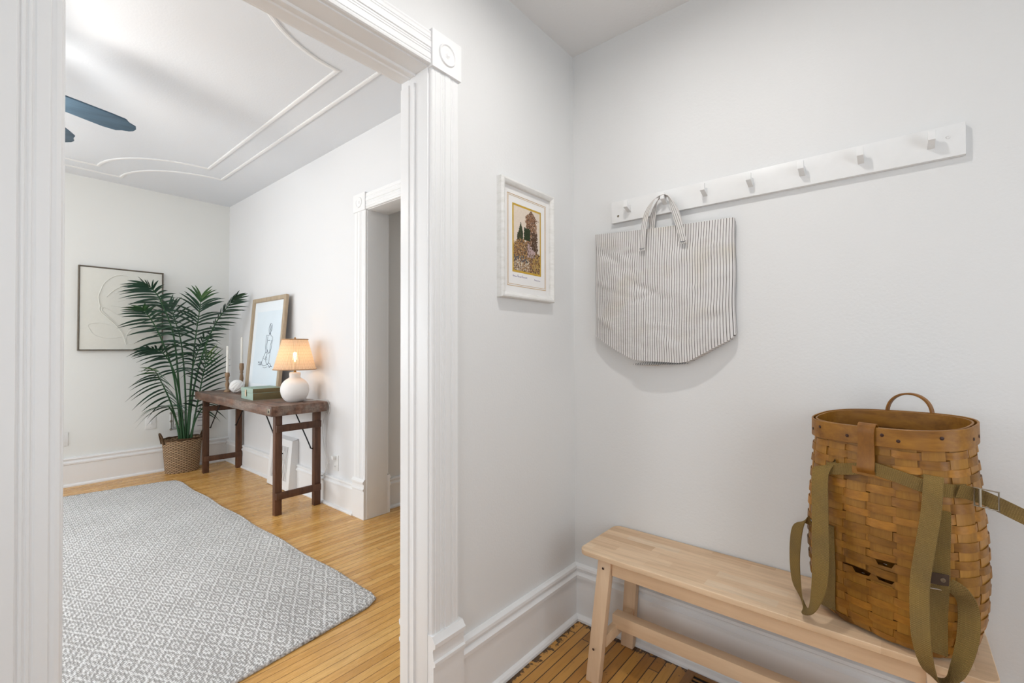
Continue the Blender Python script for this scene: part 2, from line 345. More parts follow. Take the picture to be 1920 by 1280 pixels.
# ------------------------------------------------------------------ mesh builder
class MB:
    def __init__(s): s.v = []; s.f = []; s.t = []; s.uv = []; s.mi = []
    def add(s, vs, fs, tone=.5, uvs=None, mi=0):
        o = len(s.v); s.v += [Vector(p) for p in vs]
        for k, f in enumerate(fs):
            s.f.append([i+o for i in f]); s.t.append(tone if not isinstance(tone, list) else tone[k])
            s.uv.append(uvs[k] if uvs else None); s.mi.append(mi)
    def box(s, x0, y0, z0, x1, y1, z1, tone=.5, mi=0):
        vs = [(x, y, z) for z in (z0, z1) for y in (y0, y1) for x in (x0, x1)]
        s.add(vs, [(0, 2, 3, 1), (4, 5, 7, 6), (0, 1, 5, 4), (2, 6, 7, 3), (0, 4, 6, 2), (1, 3, 7, 5)], tone, None, mi)
    def hexa(s, bot, top, tone=.5, mi=0):   # two quads with matching corners, counterclockwise seen from above
        vs = list(bot)+list(top)
        s.add(vs, [(3, 2, 1, 0), (4, 5, 6, 7), (0, 1, 5, 4), (1, 2, 6, 5), (2, 3, 7, 6), (3, 0, 4, 7)], tone, None, mi)
    def beam(s, p0, p1, w, d, up=(0, 0, 1), tone=.5, mi=0):
        p0 = Vector(p0); p1 = Vector(p1); t = (p1-p0).normalized(); up = Vector(up)
        a = t.cross(up).normalized(); b2 = a.cross(t).normalized()
        q = lambda p: [p-a*w/2-b2*d/2, p+a*w/2-b2*d/2, p+a*w/2+b2*d/2, p-a*w/2+b2*d/2]
        s.add(q(p0)+q(p1), [(0, 1, 2, 3), (7, 6, 5, 4), (0, 4, 5, 1), (1, 5, 6, 2), (2, 6, 7, 3), (3, 7, 4, 0)], tone, None, mi)
    def prism(s, poly, fn, a, b2, tone=.5, mi=0):
        """poly of 2D points, fn(p, t)->3D, extruded from t=a to t=b"""
        n = len(poly); vs = [fn(p, a) for p in poly]+[fn(p, b2) for p in poly]
        fs = [tuple(range(n)), tuple(range(2*n-1, n-1, -1))]+[(i, (i+1) % n+0, (i+1) % n+n, i+n) for i in range(n)]
        s.add(vs, fs, tone, None, mi)
    def lathe(s, c, prof, seg=32, sx=1, sy=1, tone=.5, ucells=0, vscale=0, closed=False):
        c = Vector(c); n = len(prof); vs = []
        for r, z in prof:
            for k in range(seg): a = 2*pi*k/seg; vs.append(c+Vector((r*cos(a)*sx, r*sin(a)*sy, z)))
        fs = []; uvs = []; L = [0]
        for i in range(1, n): L.append(L[-1]+sqrt((prof[i][0]-prof[i-1][0])**2+(prof[i][1]-prof[i-1][1])**2))
        for i in range(n-1):
            for k in range(seg):
                k2 = (k+1) % seg
                fs.append((i*seg+k, i*seg+k2, (i+1)*seg+k2, (i+1)*seg+k))
                u0 = ucells*k/seg; u1 = ucells*(k+1)/seg
                uvs.append([(u0, L[i]*vscale), (u1, L[i]*vscale), (u1, L[i+1]*vscale), (u0, L[i+1]*vscale)])
        if prof[0][0] > 1e-5 and not closed: fs.append(tuple(range(seg-1, -1, -1))); uvs.append([(0, 0)]*seg)
        if prof[-1][0] > 1e-5 and not closed: fs.append(tuple((n-1)*seg+k for k in range(seg))); uvs.append([(0, 0)]*seg)
        s.add(vs, fs, tone, uvs)
    def tube(s, pts, r, seg=8, closed=False, tone=.5, caps=True):
        pts = [Vector(p) for p in pts]; n = len(pts); vs = []; prev = None
        for i, p in enumerate(pts):
            if closed: t = pts[(i+1) % n]-pts[i-1]
            else: t = pts[min(i+1, n-1)]-pts[max(i-1, 0)]
            t.normalize()
            if prev is None:
                a = t.orthogonal().normalized()
            else:
                a = (prev-t*prev.dot(t))
                a = a.normalized() if a.length > 1e-6 else t.orthogonal().normalized()
            prev = a; b2 = t.cross(a); rr = r[i] if isinstance(r, (list, tuple)) else r
            for k in range(seg): w = 2*pi*k/seg; vs.append(p+(a*cos(w)+b2*sin(w))*rr)
        fs = []
        for i in range(n if closed else n-1):
            j = (i+1) % n
            for k in range(seg): k2 = (k+1) % seg; fs.append((i*seg+k, i*seg+k2, j*seg+k2, j*seg+k))
        if not closed and caps: fs += [tuple(range(seg-1, -1, -1)), tuple((n-1)*seg+k for k in range(seg))]
        s.add(vs, fs, tone)
    def ribbon(s, pts, wv, th, u0=0, u1=1, tone=.5, vs0=0):
        """flat band along pts; wv = half-width vectors; uv u across, v length"""
        pts = [Vector(p) for p in pts]; n = len(pts); vs = []; L = [vs0]
        for i in range(1, n): L.append(L[-1]+(pts[i]-pts[i-1]).length)
        for i, p in enumerate(pts):
            t = (pts[min(i+1, n-1)]-pts[max(i-1, 0)]).normalized(); w = Vector(wv[i]); nn = t.cross(w).normalized()*th/2
            vs += [p-w+nn, p+w+nn, p+w-nn, p-w-nn]
        fs = []; uvs = []
        for i in range(n-1):
            a = 4*i; b2 = a+4
            for k, (ua, ub) in enumerate(((u0, u1), (u1, u1), (u1, u0), (u0, u0))):
                k2 = (k+1) % 4; fs.append((a+k, a+k2, b2+k2, b2+k)); uvs.append([(ua, L[i]), (ub, L[i]), (ub, L[i+1]), (ua, L[i+1])])
        fs += [(3, 2, 1, 0), tuple(4*(n-1)+k for k in range(4))]; uvs += [[(0, 0)]*4]*2
        s.add(vs, fs, tone, uvs)
    def grid(s, fn, nu, nv, uvfn=None, tone=.5, flip=False):
        vs = [fn(i/nu, j/nv) for j in range(nv+1) for i in range(nu+1)]; fs = []; uvs = []
        for j in range(nv):
            for i in range(nu):
                q = [(i, j), (i+1, j), (i+1, j+1), (i, j+1)]
                if flip: q.reverse()
                fs.append(tuple(b*(nu+1)+a for a, b in q)); uvs.append([uvfn(a/nu, b/nv) if uvfn else (a/nu, b/nv) for a, b in q])
        s.add(vs, fs, tone, uvs)
    def build(s, name, mats, parent=None, bevel=0, smooth=35, loc=None, segs=2, weld=False, fixn=True):
        off = Vector(loc) if loc is not None else Vector((0, 0, 0))
        if parent is not None:
            r = parent
            while r.parent is not None: r = r.parent
            off = Vector(r.location)
        me = bpy.data.meshes.new(name); me.from_pydata([tuple(p-off) for p in s.v], [], s.f)
        at = me.attributes.new('tone', 'FLOAT', 'FACE'); at.data.foreach_set('value', s.t)
        if any(u is not None for u in s.uv):
            ul = me.uv_layers.new(name='UVMap'); k = 0; buf = []
            for f, u in zip(s.f, s.uv):
                for q in range(len(f)): buf += list(u[q] if u else (0, 0))
            ul.data.foreach_set('uv', buf)
        mats = mats if isinstance(mats, (list, tuple)) else [mats]
        for m in mats: me.materials.append(m)
        me.polygons.foreach_set('material_index', s.mi)
        if fixn or bevel or weld:
            bm = bmesh.new(); bm.from_mesh(me)
            if weld: bmesh.ops.remove_doubles(bm, verts=bm.verts, dist=1e-5)
            if fixn: bmesh.ops.recalc_face_normals(bm, faces=bm.faces)
            if bevel:
                es = [e for e in bm.edges if len(e.link_faces) == 2 and e.calc_face_angle(0) > radians(30)]
                bmesh.ops.bevel(bm, geom=es, offset=bevel, segments=segs, affect='EDGES', profile=.6, clamp_overlap=True)
            bm.to_mesh(me); bm.free()
        if smooth:
            me.polygons.foreach_set('use_smooth', [True]*len(me.polygons)); me.set_sharp_from_angle(angle=radians(smooth))
        o = bpy.data.objects.new(name, me); COL.objects.link(o)
        if parent is not None: o.parent = parent
        else: o.location = off
        return o

def spline(pts, n=8, closed=False):
    P = [Vector(p) for p in pts]; out = []; m = len(P)
    for i in range(m if closed else m-1):
        if closed: a, b2, c, d = P[i-1], P[i], P[(i+1) % m], P[(i+2) % m]
        else: a, b2, c, d = P[max(i-1, 0)], P[i], P[i+1], P[min(i+2, m-1)]
        for k in range(n):
            t = k/n
            out.append(.5*((2*b2)+(c-a)*t+(2*a-5*b2+4*c-d)*t*t+(3*b2-a-3*c+d)*t**3))
    if not closed: out.append(P[-1])
    return out

def thing(name, label, cat, loc, group=None):
    o = bpy.data.objects.new(name, None); COL.objects.link(o); o.location = loc; o.empty_display_size = .05
    o['label'] = label; o['category'] = cat
    if group: o['group'] = group
    return o
def tag(o, label, cat, group=None):
    o['label'] = label; o['category'] = cat
    if group: o['group'] = group
    return o
def structure(o): o['kind'] = 'structure'; return o
def s_empty(name, loc=(0, 0, 0)):
    o = bpy.data.objects.new(name, None); COL.objects.link(o); o.location = loc; o['kind'] = 'structure'; return o

# ------------------------------------------------------------------ setting dimensions (metres)
H = 1.25                       # camera height
PX0, PX1 = -1.299, -1.168       # partition between living room and entry
YR = 1.845                     # entry wall with the coat rack
YT = 1.888                     # living-room wall with the table
XF = -5.812                    # far living-room wall
ZC, ZL = 2.647, 2.88           # ceilings
YS = -2.7                      # living-room window wall
EX, EY = 1.15, -1.35           # entry right / back walls
DY0, DY1, DZ = .108, .955, 2.176   # big doorway
HX0, HX1, HZ = -2.985, -2.15, 2.285  # living-room doorway to the hall

m = MB(); m.box(XF-.15, YS-.15, -.1, PX0+.07, 4.2, 0); structure(m.build('floor', M['floor_liv'], smooth=0))
m = MB(); m.box(PX0+.07, EY-.1, -.1, EX+.1, YR+.06, 0); structure(m.build('floor_entry', M['floor_ent'], smooth=0))
m = MB(); m.box(XF-.15, YS-.15, ZL, PX1, YT+.17, ZL+.1); structure(m.build('ceiling', M['ceil_liv'], smooth=0))
m = MB(); m.box(PX1, EY-.1, ZC, EX+.1, YR+.17, ZC+.1); structure(m.build('ceiling_entry', M['ceil'], smooth=0))
FWI = (-2.2, -.7, .75, 2.35)    # window in the far wall, left of the frame
m = MB(); m.box(XF-.15, YS-.15, 0, XF, FWI[0], ZL); m.box(XF-.15, FWI[1], 0, XF, YT+.17, ZL); m.box(XF-.15, FWI[0], 0, XF, FWI[1], FWI[2]); m.box(XF-.15, FWI[0], FWI[3], XF, FWI[1], ZL)
structure(m.build('wall_far', M['wall_far'], smooth=0))
# partition with the big doorway
m = MB()
m.box(PX0, DY1+.018, 0, PX1, YR+.05, ZL); m.box(PX0, YS, 0, PX1, DY0-.018, ZL); m.box(PX0, DY0-.018, DZ+.018, PX1, DY1+.018, ZL)
structure(m.build('wall_partition', M['wall'], smooth=0))
m = MB(); m.box(PX1, YR, 0, EX+.1, YR+.15, ZC); structure(m.build('wall_rack', M['wall'], smooth=0))
# table wall with hall doorway
m = MB(); m.box(XF, YT, 0, HX0-.018, YT+.165, ZL); m.box(HX1+.018, YT, 0, PX0, YT+.165, ZL); m.box(HX0-.018, YT, HZ+.018, HX1+.018, YT+.165, ZL)
structure(m.build('wall_table', M['wall_liv'], smooth=0))
# hall beyond
m = MB(); m.box(-3.2, YT+.165, 0, -3.075, 4.1, 2.6); m.box(-3.2, 4.0, 0, -1.9, 4.1, 2.6); m.box(-2.0, YT+.165, 0, -1.9, 4.0, 2.6); m.box(-3.2, YT+.165, 2.6, -1.9, 4.1, 2.7)
structure(m.build('wall_hall', M['hall'], smooth=0))
# entry right and back walls (each has an unseen glazed opening added for fill)
SWI = (-.15, 1.30, .55, 2.15)   # unseen window added in the entry's right wall for fill light
m = MB(); m.box(EX, EY, 0, EX+.1, SWI[0], ZC); m.box(EX, SWI[1], 0, EX+.1, YR, ZC); m.box(EX, SWI[0], 0, EX+.1, SWI[1], SWI[2]); m.box(EX, SWI[0], SWI[3], EX+.1, SWI[1], ZC)
structure(m.build('wall_right', M['wall'], smooth=0))
BW = (-.55, .35, .75, 2.05)   # unseen front-door glass, added to let fill light into the entry
m = MB(); m.box(PX1, EY-.1, 0, BW[0], EY, ZC); m.box(BW[1], EY-.1, 0, EX, EY, ZC); m.box(BW[0], EY-.1, 0, BW[1], EY, BW[2]); m.box(BW[0], EY-.1, BW[3], BW[1], EY, ZC)
structure(m.build('wall_back', M['wall'], smooth=0))
# living-room window wall: two windows
WINS = [(-5.35, -4.15, .75, 2.35), (-3.35, -2.15, .75, 2.35)]
m = MB(); xs = XF
for (a, b, z0, z1) in WINS:
    m.box(xs, YS-.15, 0, a, YS, ZL); m.box(a, YS-.15, 0, b, YS, z0); m.box(a, YS-.15, z1, b, YS, ZL); xs = b
m.box(xs, YS-.15, 0, PX0, YS, ZL)
structure(m.build('wall_window', M['wall_liv'], smooth=0))
def window(name, a, b, z0, z1, fn):
    """fn(t, d, z): along the wall, depth outward from the room, height"""
    p = fn((a+b)/2, 0, z0); r = s_empty(name, p)
    def bx(m, t0, d0, za, t1, d1, zb):
        p = fn(t0, d0, za); q = fn(t1, d1, zb); m.box(min(p[0], q[0]), min(p[1], q[1]), za, max(p[0], q[0]), max(p[1], q[1]), zb)
    m = MB(); w = .06; zm = (z0+z1)/2
    bx(m, a, .08, z0, a+w, .03, z1); bx(m, b-w, .08, z0, b, .03, z1); bx(m, a+w, .08, z0, b-w, .03, z0+w); bx(m, a+w, .08, z1-w, b-w, .03, z1); bx(m, a+w, .08, zm-.025, b-w, .03, zm+.025)
    m.build('window_frame', M['trim_sharp'], r, .003)
    m = MB(); bx(m, a+w, .058, z0+w, b-w, .054, zm-.025); bx(m, a+w, .058, zm+.025, b-w, .054, z1-w); m.build('pane', M['glass'], r, smooth=0)
    m = MB(); bx(m, a-.11, 0, z0-.02, a, -.02, z1+.1); bx(m, b, 0, z0-.02, b+.11, -.02, z1+.1); bx(m, a, 0, z1, b, -.02, z1+.1); bx(m, a-.13, 0, z0-.05, b+.13, -.05, z0-.02)
    m.build('window_trim', M['trim_sharp'], r, .003)
for i, w in enumerate(WINS): window('window_%d' % (i+1), *w, lambda t, d, z: (t, YS-d, z))
window('window_3', *BW, lambda t, d, z: (t, EY-d, z))
window('window_4', *SWI, lambda t, d, z: (EX+d, t, z))
window('window_5', *FWI, lambda t, d, z: (XF-d, t, z))

# ------------------------------------------------------------------ trim
CAS = [(0, 0), (0, .014), (.003, .0185), (.009, .0195), (.0125, .018), (.0155, .0175), (.0175, .0195), (.034, .0195), (.0365, .0176), (.039, .0176), (.0405, .0195), (.0435, .0195), (.045, .0176), (.0475, .0176), (.049, .0195), (.052, .0195), (.0535, .0176), (.056, .0176), (.058, .021),
       (.079, .021), (.081, .0176), (.0835, .0176), (.085, .0195), (.088, .0195), (.0895, .0176), (.092, .0176), (.0935, .0195), (.104, .0195), (.106, .018), (.111, .0195), (.117, .0185), (.12, .014), (.12, 0)]
BASE = [(0, 0), (0, .036), (.010, .036), (.018, .030), (.022, .022), (.024, .019), (.186, .019), (.190, .027), (.204, .028), (.210, .022), (.216, .016), (.226, .017), (.232, .024), (.242, .022), (.247, .010), (.247, 0)]
def rosette(mb, c, nrm, side, w, h, th):
    """square block with a turned bull's-eye; c = centre on wall, nrm outward, side along wall"""
    c = Vector(c); nrm = Vector(nrm); side = Vector(side); up = Vector((0, 0, 1))
    q = [c-side*w/2-up*h/2, c+side*w/2-up*h/2, c+side*w/2+up*h/2, c-side*w/2+up*h/2]
    mb.add(q+[p+nrm*th for p in q], [(0, 1, 2, 3), (7, 6, 5, 4), (0, 4, 5, 1), (1, 5, 6, 2), (2, 6, 7, 3), (3, 7, 4, 0)])
    prof = [(0, .006), (.005, .006), (.008, .002), (.012, -.0005), (.022, .001), (.028, .0015), (.031, .005), (.034, .005), (.037, .0)]
    seg = 28; vs = []; k0 = min(w, h)/.12
    for r, d in prof:
        for k in range(seg): a = 2*pi*k/seg; vs.append(c+nrm*(th+d)+(side*cos(a)+up*sin(a))*max(r, .0004)*k0)
    fs = [(i*seg+k, i*seg+(k+1) % seg, (i+1)*seg+(k+1) % seg, (i+1)*seg+k) for i in range(len(prof)-1) for k in range(seg)]
    mb.add(vs, fs)

def ls(z): return .008-.0057*z     # the doorway's left side is a little out of plumb
# big doorway, entry side (faces +x)
t1 = s_empty('trim_1', (PX1, (DY0+DY1)/2, 0))
m = MB(); m.prism(CAS, lambda p, t: (PX1+p[1], DY1+.005+p[0], t), .30, DZ-.002); m.build('casing', M['trim'], t1, smooth=25)
m = MB(); m.prism(CAS, lambda p, t: (PX1+p[1], DY0-.003-p[0]+ls(t), t), .30, DZ-.002); m.build('casing', M['trim'], t1, smooth=25)
HC = [(a, d) for a, d in CAS]
m = MB(); m.prism([(a*.93, d) for a, d in CAS], lambda p, t: (PX1+p[1], t, DZ+.005+p[0]), DY0-.004, DY1+.004); m.build('head_casing', M['trim'], t1, smooth=25)
for yc in (DY1+.0655, DY0-.0655):
    m = MB(); rosette(m, (PX1, yc, DZ+.060), (1, 0, 0), (0, 1, 0), .128, .124, .028); m.build('corner_block', M['trim_sharp'], t1, smooth=30)
PL = [(0, 0), (0, .032), (.236, .032), (.242, .040), (.252, .040), (.256, .033), (.285, .029), (.292, .031), (.298, .040), (.312, .041), (.318, .034), (.330, .026), (.330, 0)]
for a, b in ((DY1+.002, DY1+.136), (DY0-.136, DY0-.002)):
    m = MB(); m.prism(PL, lambda p, t: (PX1+p[1], t, p[0]), a, b); m.build('plinth_block', M['trim'], t1, smooth=25)
# jamb lining with stops
m = MB()
m.box(PX0-.006, DY1, 0, PX1+.004, DY1+.018, DZ+.018); m.hexa([(PX0-.006, DY0-.018, 0), (PX1+.004, DY0-.018, 0), (PX1+.004, DY0+ls(0), 0), (PX0-.006, DY0+ls(0), 0)], [(PX0-.006, DY0-.018, DZ+.018), (PX1+.004, DY0-.018, DZ+.018), (PX1+.004, DY0+ls(DZ), DZ+.018), (PX0-.006, DY0+ls(DZ), DZ+.018)]); m.box(PX0-.006, DY0-.018, DZ, PX1+.004, DY1+.018, DZ+.018)
m.build('jamb', M['trim'], t1, .002)
ST = [(-1.304, 0), (-1.304, .003), (-1.301, .0045), (-1.266, .0045), (-1.262, .0075), (-1.256, .0075), (-1.252, .004), (-1.236, .004), (-1.232, .0062), (-1.228, .0062), (-1.225, 0)]
m = MB(); m.prism(ST, lambda p, t: (p[0], DY1-p[1], t), 0, DZ-.03); m.prism(ST, lambda p, t: (p[0], DY0+p[1]+ls(t), t), 0, DZ-.03)
m.prism(ST, lambda p, t: (p[0], t, DZ-p[1]), DY0, DY1); m.build('door_stop', M['trim'], t1, smooth=25)
m = MB(); m.prism(CAS, lambda p, t: (PX0-p[1], DY1+.022+p[0], t), .3, DZ); m.prism(CAS, lambda p, t: (PX0-p[1], DY0-.022-p[0], t), .3, DZ); m.build('casing', M['trim'], t1, smooth=25)
m = MB(); m.prism(CAS, lambda p, t: (PX0-p[1], t, DZ+p[0]), DY0, DY1); m.build('head_casing', M['trim'], t1, smooth=25)
for a, b in ((DY1+.012, DY1+.146), (DY0-.146, DY0-.012)):
    m = MB(); m.prism([(q[0], q[1]*.8) for q in PL], lambda p, t: (PX0-p[1], t, p[0]), a, b); m.build('plinth_block', M['trim'], t1, smooth=25)

# hall doorway in the table wall (faces -y)
t2 = s_empty('trim_2', ((HX0+HX1)/2, YT, 0))
CW = 1.27
for s, x0 in ((-1, HX0-.004), (1, HX1+.004)):
    m = MB(); m.prism([(a*CW, d) for a, d in CAS], lambda p, t: (x0+s*p[0], YT-p[1], t), .29, HZ); m.build('casing', M['trim_sharp'], t2, smooth=25)
    m = MB(); rosette(m, (x0+s*.078, YT, HZ+.066), (0, -1, 0), (1, 0, 0), .158, .132, .026); m.build('corner_block', M['trim_sharp'], t2, smooth=30)
    m = MB(); m.prism([(a*.88, d*.9) for a, d in PL], lambda p, t: (t, YT-p[1], p[0]), min(x0, x0+s*.156), max(x0, x0+s*.156)); m.build('plinth_block', M['trim_sharp'], t2, smooth=25)
m = MB(); m.prism([(a*1.0, d) for a, d in CAS], lambda p, t: (t, YT-p[1], HZ+.004+p[0]), HX0-.004, HX1+.004); m.build('head_casing', M['trim_sharp'], t2, smooth=25)
m = MB(); m.box(HX0-.018, YT-.004, 0, HX0, YT+.172, HZ+.018); m.box(HX1, YT-.004, 0, HX1+.018, YT+.172, HZ+.018); m.box(HX0, YT-.004, HZ, HX1, YT+.172, HZ+.018); m.build('jamb', M['trim_sharp'], t2, .002)
m = MB(); m.prism([(a*.75, d) for a, d in CAS], lambda p, t: (HX0-.001-p[0], YT+.165+p[1], t), .3, HZ); m.prism([(a*.88, d) for a, d in PL], lambda p, t: (t, YT+.165+p[1], p[0]), HX0-.085, HX0-.001); m.build('hall_casing', M['trim_sharp'], t2, smooth=25)

# baseboards
def baseboard(name, fn, a, b, mat='trim'):
    m = MB(); m.prism(BASE, fn, a, b); structure(m.build(name, M[mat], smooth=25))
baseboard('baseboard_rack', lambda p, t: (t, YR-p[1]*1.01, p[0]*1.004), PX1+.001, EX)
baseboard('baseboard_partition', lambda p, t: (PX1+p[1], t, p[0]), DY1+.136, YR)
baseboard('baseboard_partition_rear', lambda p, t: (PX1+p[1], t, p[0]), EY, DY0-.136)
baseboard('baseboard_right', lambda p, t: (EX-p[1], t, p[0]), EY, YR)
k = 1.07
baseboard('baseboard_far', lambda p, t: (XF+p[1], t, p[0]*k), YS, YT, 'trim_sharp')
baseboard('baseboard_table', lambda p, t: (t, YT-p[1], p[0]*.95), XF, HX0-.158, 'trim_sharp')
baseboard('baseboard_table_right', lambda p, t: (t, YT-p[1], p[0]*.95), HX1+.158, PX0, 'trim_sharp')
baseboard('baseboard_living', lambda p, t: (PX0-p[1], t, p[0]), DY1+.146, YT)
baseboard('baseboard_hall', lambda p, t: (-3.075+p[1], t, p[0]*.95), YT+.19, 4.0, 'trim_sharp')

# ceiling mouldings: two nested frames with scooped corners
def moulding(name, x0, x1, y0, y1, r, w, th):
    pts = []
    def arc(cx, cy, a0, a1):
        for i in range(17): a = radians(a0+(a1-a0)*i/16); pts.append((cx+r*cos(a), cy+r*sin(a)))
    arc(x0, y1, 0, -90); arc(x0, y0, 90, 0); arc(x1, y0, 180, 90); arc(x1, y1, 270, 180)
    m = MB(); n = len(pts); vs = []
    prof = [(-w/2, 0), (-w/2, th*.6), (-w*.25, th), (w*.25, th), (w/2, th*.6), (w/2, 0)]
    for i, p in enumerate(pts):
        a = Vector(pts[i-1]); b = Vector(p); c = Vector(pts[(i+1) % n])
        t = ((b-a).normalized()+(c-b).normalized())
        t = t.normalized() if t.length > 1e-4 else (c-b).normalized()
        nn = Vector((-t.y, t.x)); d = (b-a).normalized(); sc = 1/max(.6, abs(Vector((-d.y, d.x)).dot(nn)))
        for q, z in prof: vs.append((b.x+nn.x*q*sc, b.y+nn.y*q*sc, ZL-z))
    K = len(prof); fs = []
    for i in range(n):
        j = (i+1) % n
        for k in range(K-1): fs.append((i*K+k, i*K+k+1, j*K+k+1, j*K+k))
    m.add(vs, fs); structure(m.build(name, M['trim_sharp'], smooth=25))
moulding('trim_3', -5.37, -1.82, -1.75, 1.36, .655, .026, .008)
moulding('trim_4', -5.565, -1.60, -1.93, 1.53, .64, .026, .008)

# ------------------------------------------------------------------ coat rack
cr = thing('coat_rack', 'long white wall-mounted coat rack board with seven square pegs', 'coat rack', (-.4, YR, 1.85))
m = MB(); m.box(-.958, YR-.02, 1.804, .162, YR, 1.898); m.build('board', M['white'], cr, .0025)
for x in (-.872, -.712, -.556, -.396, -.236, -.077, .088):
    prof = [(0, 1.838), (0, 1.868), (-.010, 1.868), (-.026, 1.864), (-.0295, 1.8795), (-.040, 1.8795), (-.041, 1.853)]
    m = MB(); m.prism(prof, lambda p, t: (t, YR-.0195+p[0], p[1]), x-.0085, x+.0085); m.build('peg', M['white'], cr, .0015)
for x, z in ((-.925, 1.832), (.125, 1.862)):
    m = MB()
    seg = 16; vs = []; prof = [(0.0004, .0006), (.0015, .0006), (.0018, .0014), (.0042, .0016), (.0052, .0004)]
    for r, d in prof:
        for k in range(seg): a = 2*pi*k/seg; vs.append((x+r*cos(a), YR-.02-d, z+r*sin(a)))
    m.add(vs, [(i*seg+k, i*seg+(k+1) % seg, (i+1)*seg+(k+1) % seg, (i+1)*seg+k) for i in range(len(prof)-1) for k in range(seg)])
    m.build('screw', M['oldsteel'] if x < 0 else M['white'], cr)

# ------------------------------------------------------------------ striped tote bag
bag = thing('tote_bag', 'cream canvas tote bag with thin dark stripes hanging from a white peg', 'bag', (-.72, 1.80, 1.20))
ZB = 1.196
def bag_out(u):    # lower edge and top edge by u (0 left .. 1 right)
    x = -1.034+u*.583
    top = 1.7655-.0300*u-.004*sin(pi*u)
    lo = [(0, 1.318), (.02, 1.305), (.10, 1.275), (.22, 1.232), (.30, 1.209), (.36, 1.2), (.66, 1.193), (.72, 1.199), (.84, 1.238), (.96, 1.278), (.985, 1.29), (1, 1.306)]
    for (a, za), (b, zb) in zip(lo, lo[1:]):
        if a <= u <= b: return x, top, za+(zb-za)*(u-a)/(b-a)
rw = random.Random(3)
wr = [(rw.uniform(0, 1), rw.uniform(.12, .95), rw.uniform(.05, .13), rw.uniform(.02, .05), rw.uniform(-.006, .006), rw.uniform(-.6, .6)) for _ in range(60)]
def wrink(u, v):
    s = .0035*sin(7*u+3*v)*v+.003*sin(14*u-5*v+1)*v*(1-v)*3
    for (a, b, ra, rb, amp, sl) in wr:
        du = (u-a); dv = (v-b)-sl*du
        s += amp*math.exp(-(du/ra)**2-(dv/rb)**2)
    s += (.0014*sin(9*u+1)+.001)*math.exp(-((v-.47-.012*sin(11*u))/.022)**2)-.0014*math.exp(-((v-.53+.015*sin(8*u))/.025)**2)
    return s
def bag_front(u, v):
    x, top, lo = bag_out(u); z = top+(lo-top)*v
    edge = min(1, 7*u)*min(1, 7*(1-u)); edge = edge**.5
    d = .018+.024*sin(pi*min(1, v*.62))*edge+wrink(u, v)*edge+.004*edge
    x += .0045*sin(9*v+4*u)*v*(1-v)*2 + .005*sin(pi*v)*(u-.5)*-1
    return Vector((x, 1.833-d, z))
def bag_back(u, v):
    p = bag_front(u, v); x, top, lo = bag_out(u)
    return Vector((p.x+.004*(1-abs(2*u-1)), 1.838-.003*sin(3*u), top-.012+(lo-top+.012)*v))
NS = 58
m = MB()
m.grid(bag_front, 110, 70, lambda a, b: (a*NS, b), flip=False)
m.grid(bag_back, 40, 24, lambda a, b: (a*NS, b), flip=True)
for u in (0, 1):     # side gussets
    m.grid(lambda a, b: bag_front(u, b).lerp(bag_back(u, b), a), 1, 40, lambda a, b: (u*NS+a*1.5+.2, b))
m.grid(lambda a, b: bag_front(a, 1).lerp(bag_back(a, 1), b), 60, 1, lambda a, b: (a*NS, b))
m.build('body', M['stripe'], bag, smooth=60, fixn=False)
# round folded base peeking out below
m = MB(); vs = []; uv = []
seg = 40
def bp(r, a): return Vector((-.735+.118*r*cos(a), 1.80+.020*r*sin(a), 1.197+.004*cos(a)-.014*(1-r*r*.2)+(.012 if sin(a) > 0 else -.001)*abs(sin(a))*r))
m.grid(lambda a, b: bp(b, 2*pi*a), 40, 4, lambda a, b: ((cos(2*pi*a)*b)*12, b)); m.build('base', M['stripe'], bag, smooth=60, fixn=False)
# handles: straps looped over the peg
def strap(name, pts, wv, th, mat, par, us=(0, 3.2), n=8):
    P = spline(pts, n); W = spline(wv, n); m = MB(); m.ribbon(P, W, th, us[0], us[1]); return m.build(name, mat, par, smooth=50)
w = .0125
HF = [(-.797, 1.786, 1.655), (-.794, 1.783, 1.70), (-.786, 1.781, 1.762), (-.772, 1.781, 1.812), (-.748, 1.785, 1.852), (-.727, 1.790, 1.8665), (-.712, 1.792, 1.8690), (-.697, 1.792, 1.8665), (-.682, 1.789, 1.846), (-.664, 1.786, 1.800), (-.645, 1.783, 1.742), (-.635, 1.783, 1.70), (-.627, 1.786, 1.660)]
HWv = [(w, -.001, 0), (w, -.001, 0.0), (w, -.002, -.001), (w*.85, -.003, -.003), (w*.35, -.007, -.004), (.001, -.0085, -.001), (0, -.0088, 0), (.0005, -.0085, .001), (w*.45, -.007, .003), (w*.9, -.003, .003), (w, -.001, .002), (w, -.001, .001), (w, -.001, 0)]
strap('handle', HF, HWv, .0024, M['stripe'], bag)
HB = [(-.775, 1.824, 1.71), (-.772, 1.823, 1.755), (-.765, 1.819, 1.80), (-.748, 1.810, 1.842), (-.729, 1.803, 1.864), (-.712, 1.803, 1.8665), (-.696, 1.805, 1.862), (-.682, 1.81, 1.842), (-.668, 1.816, 1.80), (-.655, 1.822, 1.74), (-.650, 1.824, 1.70)]
HBw = [(w, .001, 0)]*3+[(w*.5, -.005, -.003), (.001, -.006, 0), (0, -.006, 0), (.001, -.006, 0), (w*.5, -.005, .003)]+[(w, .001, .002)]*3
strap('handle', HB, HBw, .0024, M['stripe'], bag)
for x, z in ((-.797, 1.664), (-.628, 1.668)):
    m = MB(); m.tube([(x-.011, 1.7838, z), (x, 1.783, z-.002), (x+.011, 1.7838, z+.001)], .0011, 6); m.build('stitching', M['greyprint'], bag)

